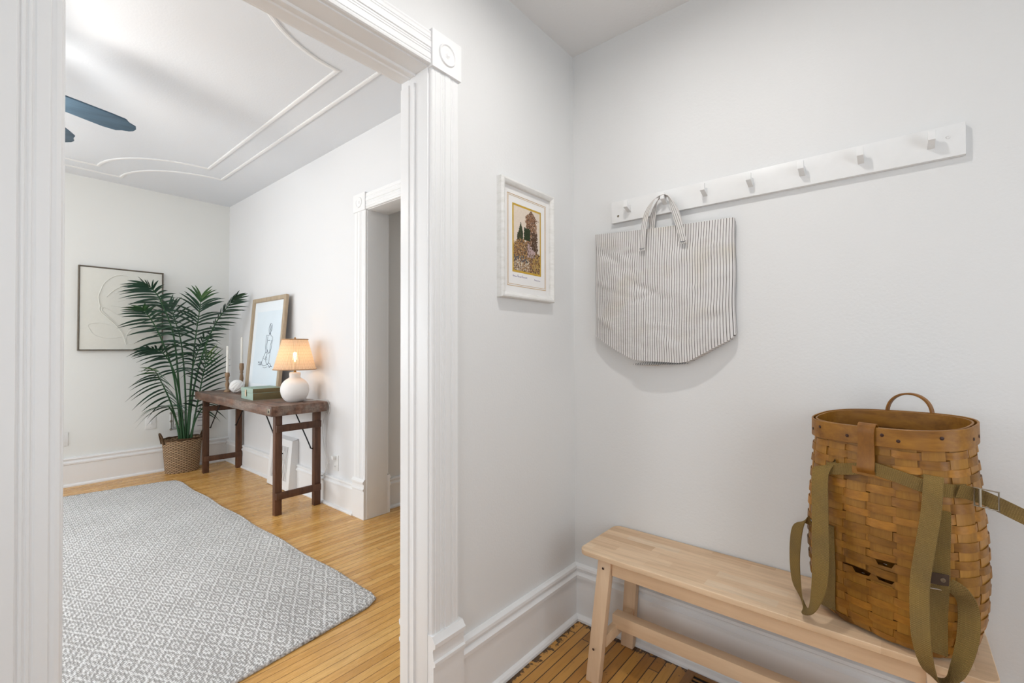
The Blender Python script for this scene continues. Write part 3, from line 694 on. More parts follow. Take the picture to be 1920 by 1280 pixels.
# ------------------------------------------------------------------ framed print on the partition
pr = thing('framed_print', 'small framed landscape print with gold border in a whitewashed frame', 'picture', (PX1, 1.471, 1.455))
py0, py1, pz0, pz1 = 1.297, 1.646, 1.4505, 1.9175
X0 = PX1
FP = [(0, 0), (0, .024), (.004, .030), (.010, .031), (.020, .026), (.0235, .022), (.0235, .012), (.0235, 0)]
def frame_sweep(mb, poly, rect, fn):
    """mitred rectangular frame: poly (inset, depth), rect (a0,b0,a1,b1), fn(a,b,depth)->3D"""
    a0, b0, a1, b1 = rect; K = len(poly); vs = []
    for (sa, sb, ca, cb) in ((1, 1, a0, b0), (-1, 1, a1, b0), (-1, -1, a1, b1), (1, -1, a0, b1)):
        for i, d in poly: vs.append(fn(ca+sa*i, cb+sb*i, d))
    fs = []
    for q in range(4):
        r = (q+1) % 4
        for k in range(K): k2 = (k+1) % K; fs.append((q*K+k, q*K+k2, r*K+k2, r*K+k))
    mb.add(vs, fs)
m = MB(); frame_sweep(m, FP, (py0, pz0, py1, pz1), lambda a, b, d: (X0+d, a, b)); m.build('frame', M['whitewash'], pr, smooth=25)
m = MB(); m.box(X0+.002, py0+.02, pz0+.02, X0+.012, py1-.02, pz1-.02); m.build('mat_board', M['paper'], pr, smooth=0)
def thin_frame(name, rect, wd, x, mat):
    m = MB(); frame_sweep(m, [(0, 0), (0, .0006), (wd, .0006), (wd, 0)], rect, lambda a, b, d: (x+d, a, b)); m.build(name, mat, pr, smooth=0)
thin_frame('mat_line', (1.345, 1.500, 1.600, 1.866), .0022, X0+.012, M['tanline'])
thin_frame('mat_line', (1.351, 1.507, 1.594, 1.860), .0016, X0+.012, M['tanline'])
thin_frame('gold_border', (1.376, 1.557, 1.566, 1.832), .008, X0+.012, M['gold'])
# printed picture: coloured grid (grove of tall trees over a tangled flowering garden)
from mathutils import noise as mn
def art(u, v):
    n1 = mn.noise(Vector((u*26, v*40, 1.3))); n2 = mn.noise(Vector((u*60, v*80, 7.7))); n3 = mn.noise(Vector((u*9, v*12, 4.1)))
    c = Vector((.72, .62, .52))*(1+.06*n1)                    # pale sky
    # tall brown tree mass, upper right
    cx = .66+.02*n3; wid = .20+.07*n1+.05*n2
    if v > .42 and abs(u-cx) < wid*(1.0 if v < .86 else max(0, (1.0-v)/.11)) and n2 > -.45:
        c = Vector((.22, .11, .06)) if n1 > -.1 else Vector((.10, .055, .035))
        if n2 > .32: c = Vector((.46, .27, .15))
    # dark trunk on right
    if u > .66+.05*n1 and u < .90+.06*n1 and .30 < v < .66 and n2 > -.5: c = Vector((.09, .05, .03))*(1+.5*n1)
    # dark green shrubs
    if abs(u-.50) < .12+.04*n1 and .50 < v < .70+.05*n1: c = Vector((.030, .042, .018))*(1+.5*n2)
    if abs(u-.26) < .085*min(1, max(0, (.78-v)/.16))+.02*n2 and .46 < v < .78: c = Vector((.035, .042, .02))*(1.2+.8*n2)
    if abs(u-.20) < .07+.03*n1 and .46 < v < .60: c = Vector((.05, .05, .025))*(1+.6*n2)
    # garden foreground
    if v < .42+.09*sin(u*5)+.05*n1:
        k = n1+.6*n2
        c = Vector((.36, .20, .07)) if k > .15 else (Vector((.20, .10, .05)) if k > -.25 else Vector((.10, .065, .04)))
        if n2 > .38: c = Vector((.60, .47, .30))
        if abs(u-.66) < .16 and .24 < v < .50 and n1 > -.15: c = Vector((.46, .34, .33))*(1+.25*n2)
        if v < .20 and u < .60 and n2 > .12: c = Vector((.66, .58, .46))
        if .14 < v < .24 and u < .5 and n1 < -.05: c = Vector((.10, .10, .10))
        if u > .7 and v < .3 and n1 > .1: c = Vector((.40, .26, .08))
    return (max(0, c.x), max(0, c.y), max(0, c.z), 1)
NU, NV = 90, 130
ay0, az0, ay1, az1 = 1.384, 1.565, 1.558, 1.824
me = bpy.data.meshes.new('printed_picture'); vs = []; fs = []; cols = []
for j in range(NV+1):
    for i in range(NU+1): vs.append((X0+.0124-pr.location.x, ay0+(ay1-ay0)*i/NU-pr.location.y, az0+(az1-az0)*j/NV-pr.location.z)); cols += art(i/NU, j/NV)
for j in range(NV):
    for i in range(NU): a = j*(NU+1)+i; fs.append((a, a+1, a+NU+2, a+NU+1))
me.from_pydata(vs, [], fs); ca = me.color_attributes.new('Col', 'FLOAT_COLOR', 'POINT'); ca.data.foreach_set('color', cols); me.materials.append(M['print'])
o = bpy.data.objects.new('printed_picture', me); COL.objects.link(o); o.parent = pr
def scrawl(name, y0, y1, z, h, words, seed, par):
    r = random.Random(seed); m = MB(); n = len(words); wtot = sum(words)+.6*(n-1); x = y0; sc = (y1-y0)/wtot
    for w_ in words:
        pts = []; k = int(w_*2.2)+2
        for i in range(k*2): pts.append((X0+.0126, x+w_*sc*i/(k*2-1), z+(h*(1.0 if i < 2 else .4)*r.uniform(.3, 1) if i % 2 else -h*.15*r.uniform(0, 1))))
        m.tube(spline(pts, 5), .00036, 4); x += (w_+.6)*sc
    m.build(name, M['violet'], par)
scrawl('title_writing', 1.379, 1.470, 1.5395, .010, [3, 3, 4], 3, pr)
scrawl('signature', 1.520, 1.560, 1.5365, .007, [5], 5, pr)

# ------------------------------------------------------------------ bench
be = thing('bench', 'pale birch wooden bench against the white wall under the coat rack', 'bench', (-.39, 1.69, 0))
SX0, SX1, SY0, SY1, SZ = -.953, .178, 1.527, 1.838, .475
m = MB(); pts = []
R = .035
for cx, cy, a0 in ((SX1-R, SY1-R, 0), (SX0+R, SY1-R, 90), (SX0+R, SY0+R, 180), (SX1-R, SY0+R, 270)):
    for i in range(7): a = radians(a0+15*i); pts.append((cx+R*cos(a), cy+R*sin(a)))
m.prism(pts, lambda p, t: (p[0], p[1], t), SZ-.020, SZ); m.build('seat', M['benchtop'], be, .004, segs=3)
def leg(xb, yb, xt, yt):
    m = MB(); hx, hy = .0265, .0155
    q = lambda x, y, z: [(x-hx, y-hy, z), (x+hx, y-hy, z), (x+hx, y+hy, z), (x-hx, y+hy, z)]
    m.hexa(q(xb, yb, 0), q(xt, yt, SZ-.0195), random.uniform(.35, .65)); return m.build('leg', M['bench_leg'], be, .0025)
legs = [leg(-.885, 1.524, -.848, 1.560), leg(-.878, 1.797, -.848, 1.800), leg(.110, 1.524, .073, 1.560), leg(.103, 1.797, .073, 1.800)]
for lo in (legs[0],):
    for (x, y, z) in ((-.852, 1.5405, .423), (-.879, 1.5125, .125)):
        m = MB(); m.lathe((0, 0, 0), [(.0004, 0), (.0042, 0), (.0046, -.0006)], 12); 
        for i, p in enumerate(m.v): m.v[i] = Vector((x+p.x, y-.001+p.z*.5, z+p.y))
        m.build('screw_hole', M['rivet'], lo)
for y in (1.562, 1.797):
    m = MB(); m.box(-.823, y-.009, .400, .049, y+.009, SZ-.0195, .6); m.build('apron', M['bench'], be, .002)
for xa, xb in ((-.864, -.856), (.081, .089)):
    m = MB(); m.box(xa-.009, 1.552, .125, xb+.009, 1.786, .168, .4); m.build('cross_stretcher', M['bench'], be, .002)
m = MB(); m.box(-.868, 1.640, .153, .093, 1.684, .205, .55); m.build('long_stretcher', M['bench'], be, .002)

# ------------------------------------------------------------------ woven pack basket
pb = thing('pack_basket', 'brown woven splint backpack basket with olive webbing straps on the bench', 'basket', (-.020, 1.665, SZ))
A0 = radians(-21); U = Vector((cos(A0), sin(A0), 0)); V = Vector((-sin(A0), cos(A0), 0)); CB = Vector((-.020, 1.665, SZ+.001)); HT = .575
HS = [0, .012, .03, .1, .2, .3, .42, .53, .575]; AS = [.142, .158, .172, .189, .195, .192, .183, .173, .173]; BS = [.092, .104, .111, .117, .121, .119, .114, .109, .109]
def itp(h, ys):
    h = max(0, min(HT, h))
    for (a, ya), (b, yb) in zip(zip(HS, ys), zip(HS[1:], ys[1:])):
        if h <= b: return ya+(yb-ya)*(h-a)/(b-a)
    return ys[-1]
NE = 2.7
def surf(th, h, off=0):
    A, B = itp(h, AS), itp(h, BS); c, s = cos(th), sin(th)
    u = (A+off)*math.copysign(abs(c)**(2/NE), c); v = (B+off)*math.copysign(abs(s)**(2/NE), s)
    return loc3(u, v, h)
def loc3(u, v, h):
    return CB+U*u+V*v+Vector((0, 0, h+(.013*v/.11+.0065*u/.18)*max(0, h)/HT))
# arclength parametrisation
def arcparam(n):
    K = 720; P = [surf(2*pi*k/K, .25) for k in range(K+1)]; L = [0]
    for k in range(K): L.append(L[-1]+(P[k+1]-P[k]).length)
    out = []; j = 0
    for i in range(n):
        t = L[-1]*i/n
        while L[j+1] < t: j += 1
        out.append(2*pi*(j+(t-L[j])/(L[j+1]-L[j]))/K)
    return out
NST = 18; SUB = 8; NA = NST*SUB; TH = arcparam(NA)
rb = random.Random(11)
ROW = []; h = .006
while h < .535:
    rh = rb.uniform(.0185, .0245); ROW.append((h, min(h+rh, .545))); h += rh
body = MB()
# find front theta index for the hole spots
def near_p(u):   # stave coordinate of a point on the front face (v<0) at local u
    best = min(range(NA), key=lambda i: ((surf(TH[i], .2)-CB).dot(U)-u)**2+(0 if (surf(TH[i], .2)-CB).dot(V) < 0 else 9)); return best
HOLES = {}
for u_, h_, hw in ((-.016, .164, 2), (.036, .222, 2), (.040, .172, 2)):
    ri = min(range(len(ROW)), key=lambda r: abs((ROW[r][0]+ROW[r][1])/2-h_))
    for q in range(-hw, hw+1): HOLES.setdefault(ri, set()).add((near_p(u_)+q) % NA)
for r, (h0, h1) in enumerate(ROW):
    tn = rb.uniform(.1, .9); ph = rb.uniform(-.18, .18); vs = []; d0 = rb.uniform(-.0012, .0012)
    nh = HOLES.get(r, set())
    for i in range(NA):
        p = i/SUB+ph*.2; c = cos(pi*(p+r)); w_ = math.copysign(abs(c)**.45, c); off = .0031*w_+.0005*rb.uniform(-1, 1)
        wob = .0016*sin(2*pi*(i/NA)*3+r*1.7)+.0010*sin(2*pi*(i/NA)*7+r)
        a, b = h0+.0001+wob, h1-.0007+wob*.8
        if i in nh: b = a+(b-a)*.38
        th = TH[i]
        vs += [surf(th, a, off+.001), surf(th, b, off+.0006), surf(th, b, off-.001), surf(th, a, off-.0008)]
    fs = []; tl = []
    segt = [tn+rb.uniform(-.22, .22) for _ in range(NST+1)]
    for i in range(NA):
        j = (i+1) % NA; a, b = 4*i, 4*j
        for k in range(4): k2 = (k+1) % 4; fs.append((a+k, b+k, b+k2, a+k2)); tl.append(max(0, min(1, segt[int((i/SUB+.5)) % NST])))
    body.add(vs, fs, tl)
for sI in range(NST):   # staves
    ic = sI*SUB; t_ = rb.uniform(.2, .9); hw = 3.35; NH = 46
    cols_ = []
    for j in range(NH+1):
        h = .008+(.548-.008)*j/NH; row = []
        for q in (-hw, -hw*.33, hw*.33, hw):
            f = (ic+q) % NA; i0 = int(f); fr = f-i0; a0 = TH[i0]; a1 = TH[(i0+1) % NA]+(2*pi if i0+1 == NA else 0)
            row.append(a0+(a1-a0)*fr)
        cols_.append((h, row))
    vs = []; fs = []
    for h, row in cols_:
        for o_ in (.0008, -.0008):
            for th in row: vs.append(surf(th, h, o_))
    for j in range(NH):
        hc = (cols_[j][0]+cols_[j+1][0])/2
        skip = any((ic+q) % NA in st and ROW[r][0]-.002 < hc < ROW[r][1]+.002 for r, st in HOLES.items() for q in (-2, -1, 0, 1, 2))
        if skip: continue
        a = 8*j; b = a+8
        for k in range(3): fs += [(a+k, a+k+1, b+k+1, b+k), (a+4+k+1, a+4+k, b+4+k, b+4+k+1)]
        fs += [(a+3, a+7, b+7, b+3), (a+4, a, b, b+4)]
    body.add(vs, fs, t_, None, 1)
body.add([surf(2*pi*k/48, .006, -.002) for k in range(48)], [tuple(range(48))], .2)
body.add([surf(2*pi*k/48, .010, -.003) for k in range(48)], [tuple(range(48))], .2)
body.build('woven_body', [M['splint'], M['splint_v']], pb, smooth=40, fixn=False)
def hoop(name, h0, h1, o0, o1, tn):
    m = MB(); n = 144; vs = []
    for k in range(n):
        th = 2*pi*k/n; d = .0012*sin(3*th)
        vs += [surf(th, h0+d, o0), surf(th, h0+d, o1), surf(th, h1, o1), surf(th, h1, o0)]
    fs = [(4*i+k, 4*((i+1) % n)+k, 4*((i+1) % n)+(k+1) % 4, 4*i+(k+1) % 4) for i in range(n) for k in range(4)]
    m.add(vs, fs, tn); return m.build(name, M['splint'], pb, .0008, segs=1)
rim = hoop('rim', HT-.050, HT, .0040, .0084, .5)
hoop('inner_rim', HT-.048, HT-.001, -.0056, -.0008, .45)
m = MB()
n_ = 144
for k in range(n_):
    pass
# rivets round the rim
for i in range(15):
    f = TH[int((i+.35+.25*(i % 3))*NA/15) % NA]; hh = HT-(.018 if i % 2 else .030)
    c = surf(f, hh, .0086); nrm = (surf(f, hh, .03)-c).normalized()
    m = MB(); a = nrm.orthogonal().normalized(); b = nrm.cross(a); vs = []
    for r_, d in ((.0005, .0016), (.003, .0014), (.0044, .0008), (.0048, -.002)):
        for k in range(10): w_ = 2*pi*k/10; vs.append(c+nrm*d+(a*cos(w_)+b*sin(w_))*r_)
    m.add(vs, [(j*10+k, j*10+(k+1) % 10, (j+1)*10+(k+1) % 10, (j+1)*10+k) for j in range(3) for k in range(10)]); m.build('rivet', M['rivet'], rim)
def vfront(u, h):
    A, B = itp(h, AS), itp(h, BS); t = min(abs(u)/A, .985); return B*(1-t**NE)**(1/NE)
def fp(u, h, off): return loc3(u, -(vfront(u, h)+off), h)
# bent-wood carrying loop at the back rim
hp = []
for i in range(25):
    a = pi*i/24; hp.append(loc3(.008-.053*cos(a), .114, HT-.012+.062*sin(a)**.85))
hp = [loc3(.008-.053, .114, HT-.04)]+hp+[loc3(.008+.053, .114, HT-.04)]
m = MB(); m.ribbon(hp, [V*.0085]*len(hp), .0055); m.build('carrying_loop', M['leather'], pb, .001, segs=1)
# brown tab folded over the front rim
tab = [loc3(0, -.100, HT-.03), loc3(0, -.1015, HT-.008), loc3(0, -.106, HT+.0065), loc3(0, -.1165, HT+.0065), fp(0, HT-.008, .0135), fp(0, HT-.03, .0135), fp(0, HT-.055, .0125), fp(0, HT-.085, .0125), fp(0, HT-.112, .0155), fp(0, HT-.125, .010)]
tw = [.0205, .0205, .0205, .0205, .0195, .0185, .0190, .0200, .0205, .0205]
P = spline(tab, 5); W = spline([U*q for q in tw], 5); m = MB(); m.ribbon(P, W, .003); m.build('leather_tab', M['leather'], pb, smooth=50)
# cross-splint under the tab
m = MB(); us = [-.035+.014*i for i in range(8)]
m.ribbon([fp(u_, .452+.0+(-.06*u_), .0085) for u_ in us], [Vector((0, 0, .010))]*8, .002); m.build('tab_stay', M['splint'], pb)
def web(name, pts, wv, width=.0192, n=6):
    P = spline([fp(u_, h_, o_) for u_, h_, o_ in pts], n); W = spline([Vector(w_).normalized()*width for w_ in wv], n)
    m = MB(); m.ribbon(P, W, .0026); return m.build(name, M['webbing'], pb, smooth=50)
Z = Vector((0, 0, 1))
web('belt_strap', [(.006, .472, .0075), (-.02, .458, .008), (-.056, .449, .009), (-.080, .445, .011), (-.100, .443, .014)], [Z, Z+U*.05, Z+U*.1, Z, Z], .0165)
web('belt_strap', [(-.008, .470, .0075), (.023, .464, .009), (.072, .453, .009), (.112, .440, .009), (.140, .433, .008), (.160, .430, .008), (.176, .428, .007)], [Z, Z+U*.15, Z+U*.3, Z+U*.25, Z+U*.15, Z+U*.1, Z+U*.1], .0165)
P = [Vector(p) for p in (CB+U*.170-V*.080+Z*.430, CB+U*.185-V*.072+Z*.429, CB+U*.205-V*.066+Z*.425, CB+U*.235-V*.066+Z*.415, CB+U*.268-V*.060+Z*.400, CB+U*.298-V*.050+Z*.386)]
m = MB(); m.ribbon(spline(P, 6), spline([(Z+U*.3).normalized()*.0165]*6, 6), .0026); m.build('belt_tail', M['webbing'], pb, smooth=50)
m = MB(); m.box(-.0015, -.018, -.002, .0015, .018, .002)
tip = P[-1]; m = MB(); m.ribbon([tip-U*.006+V*.0012, tip+U*.004+V*.003], [(Z+U*.3).normalized()*.017]*2, .004); m.build('belt_tip', M['steel'], pb)
# buckle
bk = []
bc = CB+U*.218-V*.073+Z*.424
for (a, b) in ((-.021, -.021), (.021, -.021), (.021, .021), (-.021, .021)): bk.append(bc+U*a+Z*b-V*(.004*(a > 0)))
m = MB(); m.tube(bk, .0022, 8, closed=True); m.tube([bc-Z*.021-V*.003-U*.010, bc+Z*.021-V*.003-U*.010], .0028, 8); m.build('buckle', M['oldsteel'], pb)
# left shoulder strap with its hanging loop
LS = [(-.088, .452, .006), (-.096, .452, .014), (-.108, .440, .026), (-.108, .410, .036), (-.092, .314, .060), (-.080, .192, .080), (-.083, .119, .090), (-.102, .055, .097), (-.135, .020, .096), (-.172, .010, .085), (-.196, .050, .070), (-.206, .134, .060), (-.203, .216, .050), (-.182, .252, .030), (-.158, .262, .008)]
wU = U; wV = (U*.75+V*.66)
LW = [U*.3+Z*.9, U*.8+Z*.4, U, U, U, U, U*.93-V*.3-Z*.1, U*.6-V*.75-Z*.2, U*.15-V, U*.5-V*.85, U*.85-V*.5, U*.9-V*.4, U*.9-V*.4, U*.6-V*.6+Z*.4, -V*.5+Z*.9]
web('shoulder_strap', LS, LW, .0215)
web('lower_strap', [(-.098, .278, .012), (-.100, .262, .011), (-.098, .151, .0105), (-.103, .07, .0105), (-.106, .026, .0105)], [U]*5, .0185)
RS = [(.126, .458, .007), (.133, .465, .013), (.136, .446, .025), (.134, .377, .030), (.124, .273, .035), (.119, .209, .040), (.122, .138, .056), (.129, .070, .076), (.138, .008, .098), (.153, -.018, .100), (.176, .020, .088), (.187, .090, .060), (.187, .164, .040), (.176, .201, .030), (.156, .210, .015)]
RW = [U, U, U, U, U, U, U, U*.97-V*.15+Z*.1, U*.78-V*.5+Z*.3, U*.25-V*.95, U*.8-V*.55-Z*.1, U, U, U*.8+Z*.5, U*.5+Z*.85]
web('shoulder_strap', RS, RW, .0192)
web('lower_strap', [(.145, .385, .013), (.145, .33, .013), (.144, .27, .013), (.144, .215, .013), (.142, .19, .013), (.138, .116, .014), (.134, .030, .014)], [U+V*.25]*7, .0185)
# leather keeper with rivet and wire loop
m = MB(); m.ribbon([fp(.124+.0075*i, .221, .0185) for i in range(6)], [Z*.0135]*6, .004); kp = m.build('keeper', M['darkleather'], pb, .0008, segs=1)
c = fp(.151, .221, .0208); nr = (-V+U*.35).normalized(); a = nr.orthogonal().normalized(); b = nr.cross(a); m = MB(); vs = []
for r_, d in ((.0006, .0006), (.002, .0006), (.0028, .002), (.0046, .002), (.0056, 0)):
    for k in range(14): w_ = 2*pi*k/14; vs.append(c+nr*d+(a*cos(w_)+b*sin(w_))*r_)
m.add(vs, [(j*14+k, j*14+(k+1) % 14, (j+1)*14+(k+1) % 14, (j+1)*14+k) for j in range(4) for k in range(14)]); m.build('rivet', M['oldsteel'], kp)
m = MB(); q = [fp(.126, .206, .014), fp(.166, .206, .014), fp(.164, .194, .016), fp(.128, .194, .016)]; m.tube(q, .0017, 8, closed=True); m.build('strap_ring', M['steel'], pb)
m = MB(); m.tube([fp(-.166, .265, .004), fp(-.160, .266, .010), fp(-.140, .262, .010), fp(-.120, .259, .010)], .002, 8); m.build('strap_ring', M['steel'], pb)

# ------------------------------------------------------------------ floor register by the bench
fr = thing('floor_register', 'brown wooden floor grate set in the boards beneath the bench', 'floor vent', (-.46, 1.6, 0))
m = MB(); x0, x1, y0, y1 = -.632, -.27, 1.45, 1.806; w_ = .03
m.box(x0, y0, 0.0003, x0+w_, y1, .006); m.box(x1-w_, y0, 0.0003, x1, y1, .006); m.box(x0+w_, y0, 0.0003, x1-w_, y0+w_, .006); m.box(x0+w_, y1-.018, 0.0003, x1-w_, y1, .006)
gm = wood('oak_grate', (.20, .085, .02), (.38, .18, .05), 'y', .45, 14, 8)
m.build('border', gm, fr, .0015)
m = MB(); m.box(x0+w_, y0+w_, .0003, x1-w_, y1-.018, .0012); m.build('dark_duct', M['dark'], fr, smooth=0)
m = MB(); n = 15
for i in range(1, n): yy = y0+w_+(y1-.018-y0-w_)*i/n; m.box(x0+w_, yy-.0028, .0012, x1-w_, yy+.0028, .005)
for i in range(1, 4): xx = x0+w_+(x1-x0-2*w_)*i/4; m.box(xx-.005, y0+w_, .0012, xx+.005, y1-.018, .0055)
m.build('slats', gm, fr, smooth=0)

# ------------------------------------------------------------------ rug
RC = [(-5.268, 1.273), (-5.60, -.85), (-1.73, -.95), (-1.978, 1.330)]
rug = thing('rug', 'pale grey and white woven diamond rug on the honey floor', 'rug', (-3.6, .2, 0))
def rugp(u, v):
    a = Vector(RC[0]).lerp(Vector(RC[3]), u); b = Vector(RC[1]).lerp(Vector(RC[2]), u); p = a.lerp(b, v)
    # softly rounded corners
    k = .025*max(0, 1-u/.04)*max(0, 1-v/.06)+.03*max(0, (u-.975)/.025)*max(0, 1-v/.04)
    cen = Vector((-3.6, .2)); p = p+(cen-p).normalized()*k
    wob = .006*sin(u*31+v*3)*(1 if v < .02 else 0)+.004*sin(v*40)*(1 if u > .98 or u < .02 else 0)
    return p, wob
m = MB()
def top(u, v):
    p, wob = rugp(u, v); e = min(u*3.3, (1-u)*3.3, v*2.2, (1-v)*2.2); z = .014-.006*max(0, 1-e/.02)**2
    return Vector((p.x, p.y+wob, z+.0012*sin(p.x*9)*sin(p.y*7)))
m.grid(top, 150, 90); m.build('pile', M['rug'], rug, smooth=60)
m = MB()
edge = [top(i/200, 0) for i in range(201)]+[top(1, i/140) for i in range(1, 141)]+[top(1-i/200, 1) for i in range(1, 201)]+[top(0, 1-i/140) for i in range(1, 140)]
edge = [Vector((p.x, p.y, .0068)) for p in edge]
m.tube(edge, [.0068+.0004*sin(i*2.1) for i in range(len(edge))], 10, closed=True); m.build('corded_edge', M['rugedge'], rug, smooth=60)

# ------------------------------------------------------------------ console table
tb = thing('console_table', 'narrow dark reclaimed wood table with worn top against the white wall', 'table', (-4.47, 1.66, 0))
ZT = .827
m = MB(); m.hexa([(-5.43, 1.462, ZT-.076), (-3.53, 1.430, ZT-.076), (-3.53, 1.862, ZT-.076), (-5.43, 1.868, ZT-.076)], [(-5.43, 1.462, ZT), (-3.53, 1.430, ZT), (-3.53, 1.868, ZT), (-5.43, 1.872, ZT)])
m.build('table_top', M['tabletop'], tb, .006)
LG = {}
for k, (x, y) in {'a': (-3.594, 1.503), 'b': (-3.592, 1.806), 'c': (-5.374, 1.544), 'd': (-5.352, 1.840)}.items():
    m = MB(); m.box(x-.022, y-.026, 0, x+.022, y+.026, ZT-.074, random.random()); LG[k] = m.build('leg', M['table'], tb, .003)
for (f, b, x, s) in (((-3.594, 1.503), (-3.592, 1.806), -3.572, 1), ((-5.374, 1.544), (-5.352, 1.840), -5.356, 1)):
    for z in (.652, .145):
        m = MB(); m.hexa([(x-.006, f[1]-.022, z-.026), (x+.016, f[1]-.022, z-.026), (x+.016+b[0]-f[0], b[1]+.022, z-.026), (x-.006+b[0]-f[0], b[1]+.022, z-.026)],
                         [(x-.006, f[1]-.022, z+.026), (x+.016, f[1]-.022, z+.026), (x+.016+b[0]-f[0], b[1]+.022, z+.026), (x-.006+b[0]-f[0], b[1]+.022, z+.026)], random.random())
        m.build('rail', M['table'], tb, .003)
for (x, y, dx) in ((-3.594, 1.540, -1), (-3.592, 1.771, -1), (-5.374, 1.579, 1), (-5.352, 1.807, 1)):
    P = [(x, y, .455), (x+dx*.020, y, .455), (x+dx*.034, y, .462), (x+dx*.046, y, .478), (x+dx*.33, y, ZT-.08), (x+dx*.34, y, ZT-.07)]
    m = MB(); m.tube(spline(P, 4), .0052, 8); m.build('folding_brace', M['iron'], tb)
m = MB(); m.box(-3.600, 1.4275, ZT-.060, -3.545, 1.4315, ZT-.018); m.build('hinge_plate', M['oldsteel'], tb, .001)
m = MB(); m.lathe((0, 0, 0), [(.0005, .003), (.006, .002), (.009, 0)], 12)
for i, p in enumerate(m.v): m.v[i] = Vector((-3.568+p.x, 1.4275-p.z, ZT-.040+p.y))
m.build('bolt', M['iron'], tb)

# ------------------------------------------------------------------ table lamp
LX, LY = -3.745, 1.700
lp = thing('table_lamp', 'lit table lamp with woven rattan shade and round white ceramic base', 'lamp', (LX, LY, ZT))
prof = [(.0, .0), (.052, .0), (.060, .003), (.082, .022), (.100, .055), (.107, .090), (.105, .120), (.094, .150), (.072, .175), (.052, .188), (.043, .196), (.041, .205), (.0425, .225), (.041, .234), (.034, .238), (.0, .238)]
def smoothprof(p, n=4): return [(max(0, q.x), q.y) for q in spline([(r, z, 0) for r, z in p], n)]
m = MB(); m.lathe((LX, LY, ZT), [(.0005, 0)]+smoothprof(prof[1:-1])+[(.0005, .238)], 48); m.build('base', M['ceramic'], lp, smooth=50)
m = MB(); m.lathe((LX, LY, ZT+.236), [(.0005, 0), (.013, 0), (.013, .004), (.009, .008), (.009, .030), (.014, .034), (.015, .085), (.0005, .088)], 20); m.build('brass_neck', M['brass'], lp)
bulbm = emit('warm_bulb', (1.0, .64, .35), 40)
m = MB(); m.lathe((LX, LY, ZT+.322), smoothprof([(.0005, 0), (.010, .006), (.014, .02), (.021, .05), (.017, .072), (.0005, .082)], 3), 20); m.build('bulb', bulbm, lp)
zs0, zs1, r0, r1 = ZT+.262, ZT+.505, .160, .096
m = MB()
pr_ = [(r0+(r1-r0)*i/12, zs0-ZT+(zs1-zs0)*i/12) for i in range(13)]
m.lathe((LX, LY, ZT), pr_, 72, ucells=96, vscale=1/.026, closed=True)
sh = m.build('lamp_shade', M['shade'], lp, smooth=60, fixn=False)
rimm = plain('rattan_rim', (.42, .25, .13), .6, var=.25, sc=60)
for r, z in ((r0, zs0), (r1, zs1)):
    m = MB(); m.tube([(LX+(r+.001)*cos(2*pi*k/64), LY+(r+.001)*sin(2*pi*k/64), z) for k in range(64)], .004, 8, closed=True); m.build('shade_rim', rimm, sh)
m = MB(); m.tube([(LX-r1, LY, zs1-.004), (LX, LY, zs1+.004), (LX+r1, LY, zs1-.004)], .002, 6); m.tube([(LX, LY-r1, zs1-.004), (LX, LY, zs1+.004), (LX, LY+r1, zs1-.004)], .002, 6); m.lathe((LX, LY, zs1+.004), [(.0005, -.003), (.006, 0), (.008, .006), (.005, .012), (.0005, .014)], 14)
m.build('finial', M['brass'], lp)
cd = [(LX+.04, LY+.05, ZT+.012), (-3.65, 1.79, ZT+.008), (-3.60, 1.845, ZT+.012), (-3.555, 1.878, ZT+.004), (-3.530, 1.880, ZT-.03), (-3.522, 1.880, .765), (-3.545, 1.880, .722), (-3.59, 1.880, .735), (-3.605, 1.879, .70), (-3.63, 1.876, .60), (-3.60, 1.872, .47), (-3.555, 1.868, .38), (-3.54, 1.862, .30), (-3.56, 1.852, .235), (-3.60, 1.850, .222), (-3.57, 1.850, .226), (-3.515, 1.848, .285), (-3.485, 1.852, .350), (-3.455, 1.862, .385), (-3.432, 1.872, .388)]
m = MB(); m.tube(spline(cd, 6), .0024, 6); m.build('cord', M['cord'], lp)
m = MB(); m.box(-3.448, YT-.036, .374, -3.420, YT-.006, .402); m.build('plug', M['plastic'], lp, .004)

# ------------------------------------------------------------------ leaning framed sketch
sk = thing('leaning_sketch', 'tall framed ink sketch of a kneeling figure leaning on the wall', 'picture', (-4.57, 1.80, ZT))
SA0, SA1, SHH = -4.944, -4.198, .925
lean_b, lean_t = 1.770, 1.846
ld = Vector((0, lean_t-lean_b, SHH-.006)).normalized(); ln = Vector((0, -ld.z, ld.y))
def skp(a, b, d): return Vector((a, lean_b+.006, ZT+.001))+ld*b+ln*d
m = MB(); frame_sweep(m, [(0, 0), (0, .028), (.004, .032), (.036, .030), (.040, .020), (.040, 0)], (SA0, 0, SA1, SHH), lambda a, b, d: skp(a, b, d)); m.build('frame', M['champagne'], sk, smooth=25)
m = MB(); m.hexa([skp(SA0+.03, .03, .003), skp(SA1-.03, .03, .003), skp(SA1-.03, .03, .012), skp(SA0+.03, .03, .012)], [skp(SA0+.03, SHH-.03, .003), skp(SA1-.03, SHH-.03, .003), skp(SA1-.03, SHH-.03, .012), skp(SA0+.03, SHH-.03, .012)]); m.build('mat_board', M['bluemat'], sk, smooth=0)
m = MB(); q = (SA0+.115, .095, SA1-.085, SHH-.135); m.hexa([skp(q[0], q[1], .012), skp(q[2], q[1], .012), skp(q[2], q[1], .0135), skp(q[0], q[1], .0135)], [skp(q[0], q[3], .012), skp(q[2], q[3], .012), skp(q[2], q[3], .0135), skp(q[0], q[3], .0135)]); m.build('drawing_paper', M['bluepaper'], sk, smooth=0)
m = MB()
